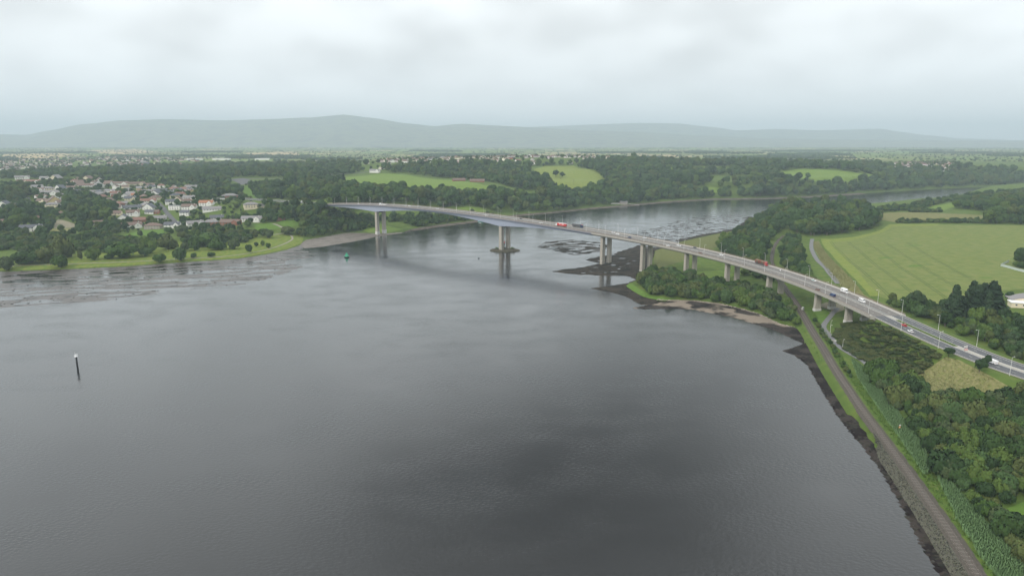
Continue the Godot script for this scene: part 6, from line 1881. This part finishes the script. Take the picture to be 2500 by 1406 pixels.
# ---------------------------------------------------------------- sky
func make_sky() -> Sky:
	var w := 768
	var h := 384
	var img := Image.create(w, h, false, Image.FORMAT_RGBF)
	var a := noise(855, 0.55, 2)
	var b := noise(2439, 2.2, 4)
	for j in h:
		var up := (0.5 - (j + 0.5) / h) * PI
		var y := sin(up)
		for i in w:
			var az := (i + 0.5) / w * TAU + 0.36
			if y < -0.02:
				img.set_pixel(i, j, SKY_LOW)
				continue
			var k := 1.0 / (maxf(y, 0.0) + 0.28)
			var p := Vector2(cos(az), -sin(az)) * cos(up) * k
			var n := a.get_noise_2d(p.x, p.y)
			var f := b.get_noise_2d(p.x, p.y)
			var lift := smoothstep(0.0, 0.3, y)
			var c := SKY_LOW.lerp(SKY_MID, lift)
			c = c * (1.0 + 0.75 * y)   # an overcast sky, brighter overhead than at the horizon
			c = c * (1.0 + clampf(n * 1.3, -0.7, 0.14) * (0.12 + 0.85 * smoothstep(0.16, 0.45, y)))   # thick and thin parts of the cloud deck
			c = c * (1.0 + clampf(f, -0.5, 0.35) * 0.22 * smoothstep(0.0, 0.14, y))
			img.set_pixel(i, j, c)
	var m := PanoramaSkyMaterial.new()
	m.panorama = ImageTexture.create_from_image(img)
	var s := Sky.new()
	s.sky_material = m
	return s
const SKY_LOW := Color(.615, .65, .668)
const SKY_MID := Color(.62, .645, .655)

func _ready() -> void:
	cam = Camera3D.new()
	cam.name = "camera"
	cam.position = Vector3(0, 130, 0)
	cam.rotation_degrees = Vector3(-12.12, 0, 0)
	cam.fov = 45.73
	cam.near = 1.0
	cam.far = 40000.0
	add_child(cam)
	cam.current = true
	var env := Environment.new()
	env.background_mode = Environment.BG_SKY
	env.sky = make_sky()
	env.tonemap_mode = Environment.TONE_MAPPER_LINEAR
	env.tonemap_exposure = 1.5
	env.fog_enabled = true
	env.fog_density = 0.00011
	env.fog_light_color = Color(.885, .965, 1.0)
	env.sdfgi_enabled = true; env.ssao_enabled = true; env.ssil_enabled = true
	var we := WorldEnvironment.new()
	we.name = "environment"
	we.environment = env
	add_child(we)
	var sun := DirectionalLight3D.new()
	sun.name = "sun"
	sun.light_energy = 0.5
	sun.light_color = Color(1.0, .97, .93)
	sun.light_angular_distance = 20.0
	sun.rotation_degrees = Vector3(-38, -40, 0)
	sun.shadow_enabled = true
	add_child(sun)

	make_materials()
	make_ico()
	bumps = noise(11, 0.02, 3)
	water_poly = poly_of(WATER_EDGE)
	rail = poly_of(RAIL_LINE)
	land_pts = PackedFloat32Array(LAND_POINTS)
	for i in range(0, ROAD_LINE.size(), 3):
		road.append(Vector3(ROAD_LINE[i], ROAD_LINE[i + 1], ROAD_LINE[i + 2]))
		road2.append(Vector2(ROAD_LINE[i], ROAD_LINE[i + 2]))
	make_sdf()
	build_ground()
	build_water()
	build_mud()
	build_hills()
	build_fields()
	build_farmland()
	build_road()
	build_railway()
	build_bridge()

	make_crowns()
	build_rocks()
	unit_meshes()
	for e in HOUSES: bald.append([Vector2(e[0], e[1]), e[2] * 0.5 + 6.0])
	for e in HOUSES: bald.append([Vector2(e[0], e[1] + 14.0), 9.0])   # the view over each front garden stays open
	for p in PATHS:
		var l := poly_of(p[3])
		PATHS_P.append(l)
		for i in l.size() - 1:
			for k in 5: bald.append([l[i].lerp(l[i + 1], k / 5.0), p[2] * 0.5 + 4.0])
	for f in FIELDS:
		if f[0] in ["pasture", "lawn", "waste_ground", "rough_grass"]: FIELDS_P.append(poly_of(f[2]))
	build_houses()
	build_distant_houses()
	grow_woods()
	for e in MEADOW_SHRUBS: trees.append([e[0], e[1], e[2] * 0.5, e[3], "shrub", "meadow"])
	plant_trees()
	rng.seed = 12
	for e in LONE_TREES:
		lone_tree(e[0], e[1], e[2], e[3], "tree", M.yellow_leaf if e[4].begins_with("yellow") else greens["tree_m"][4], e[4])
	build_undergrowth()
	build_lamps()
	for e in VEHICLES: vehicle(e[0], e[1], e[2], e[3], e[4])
	build_small()
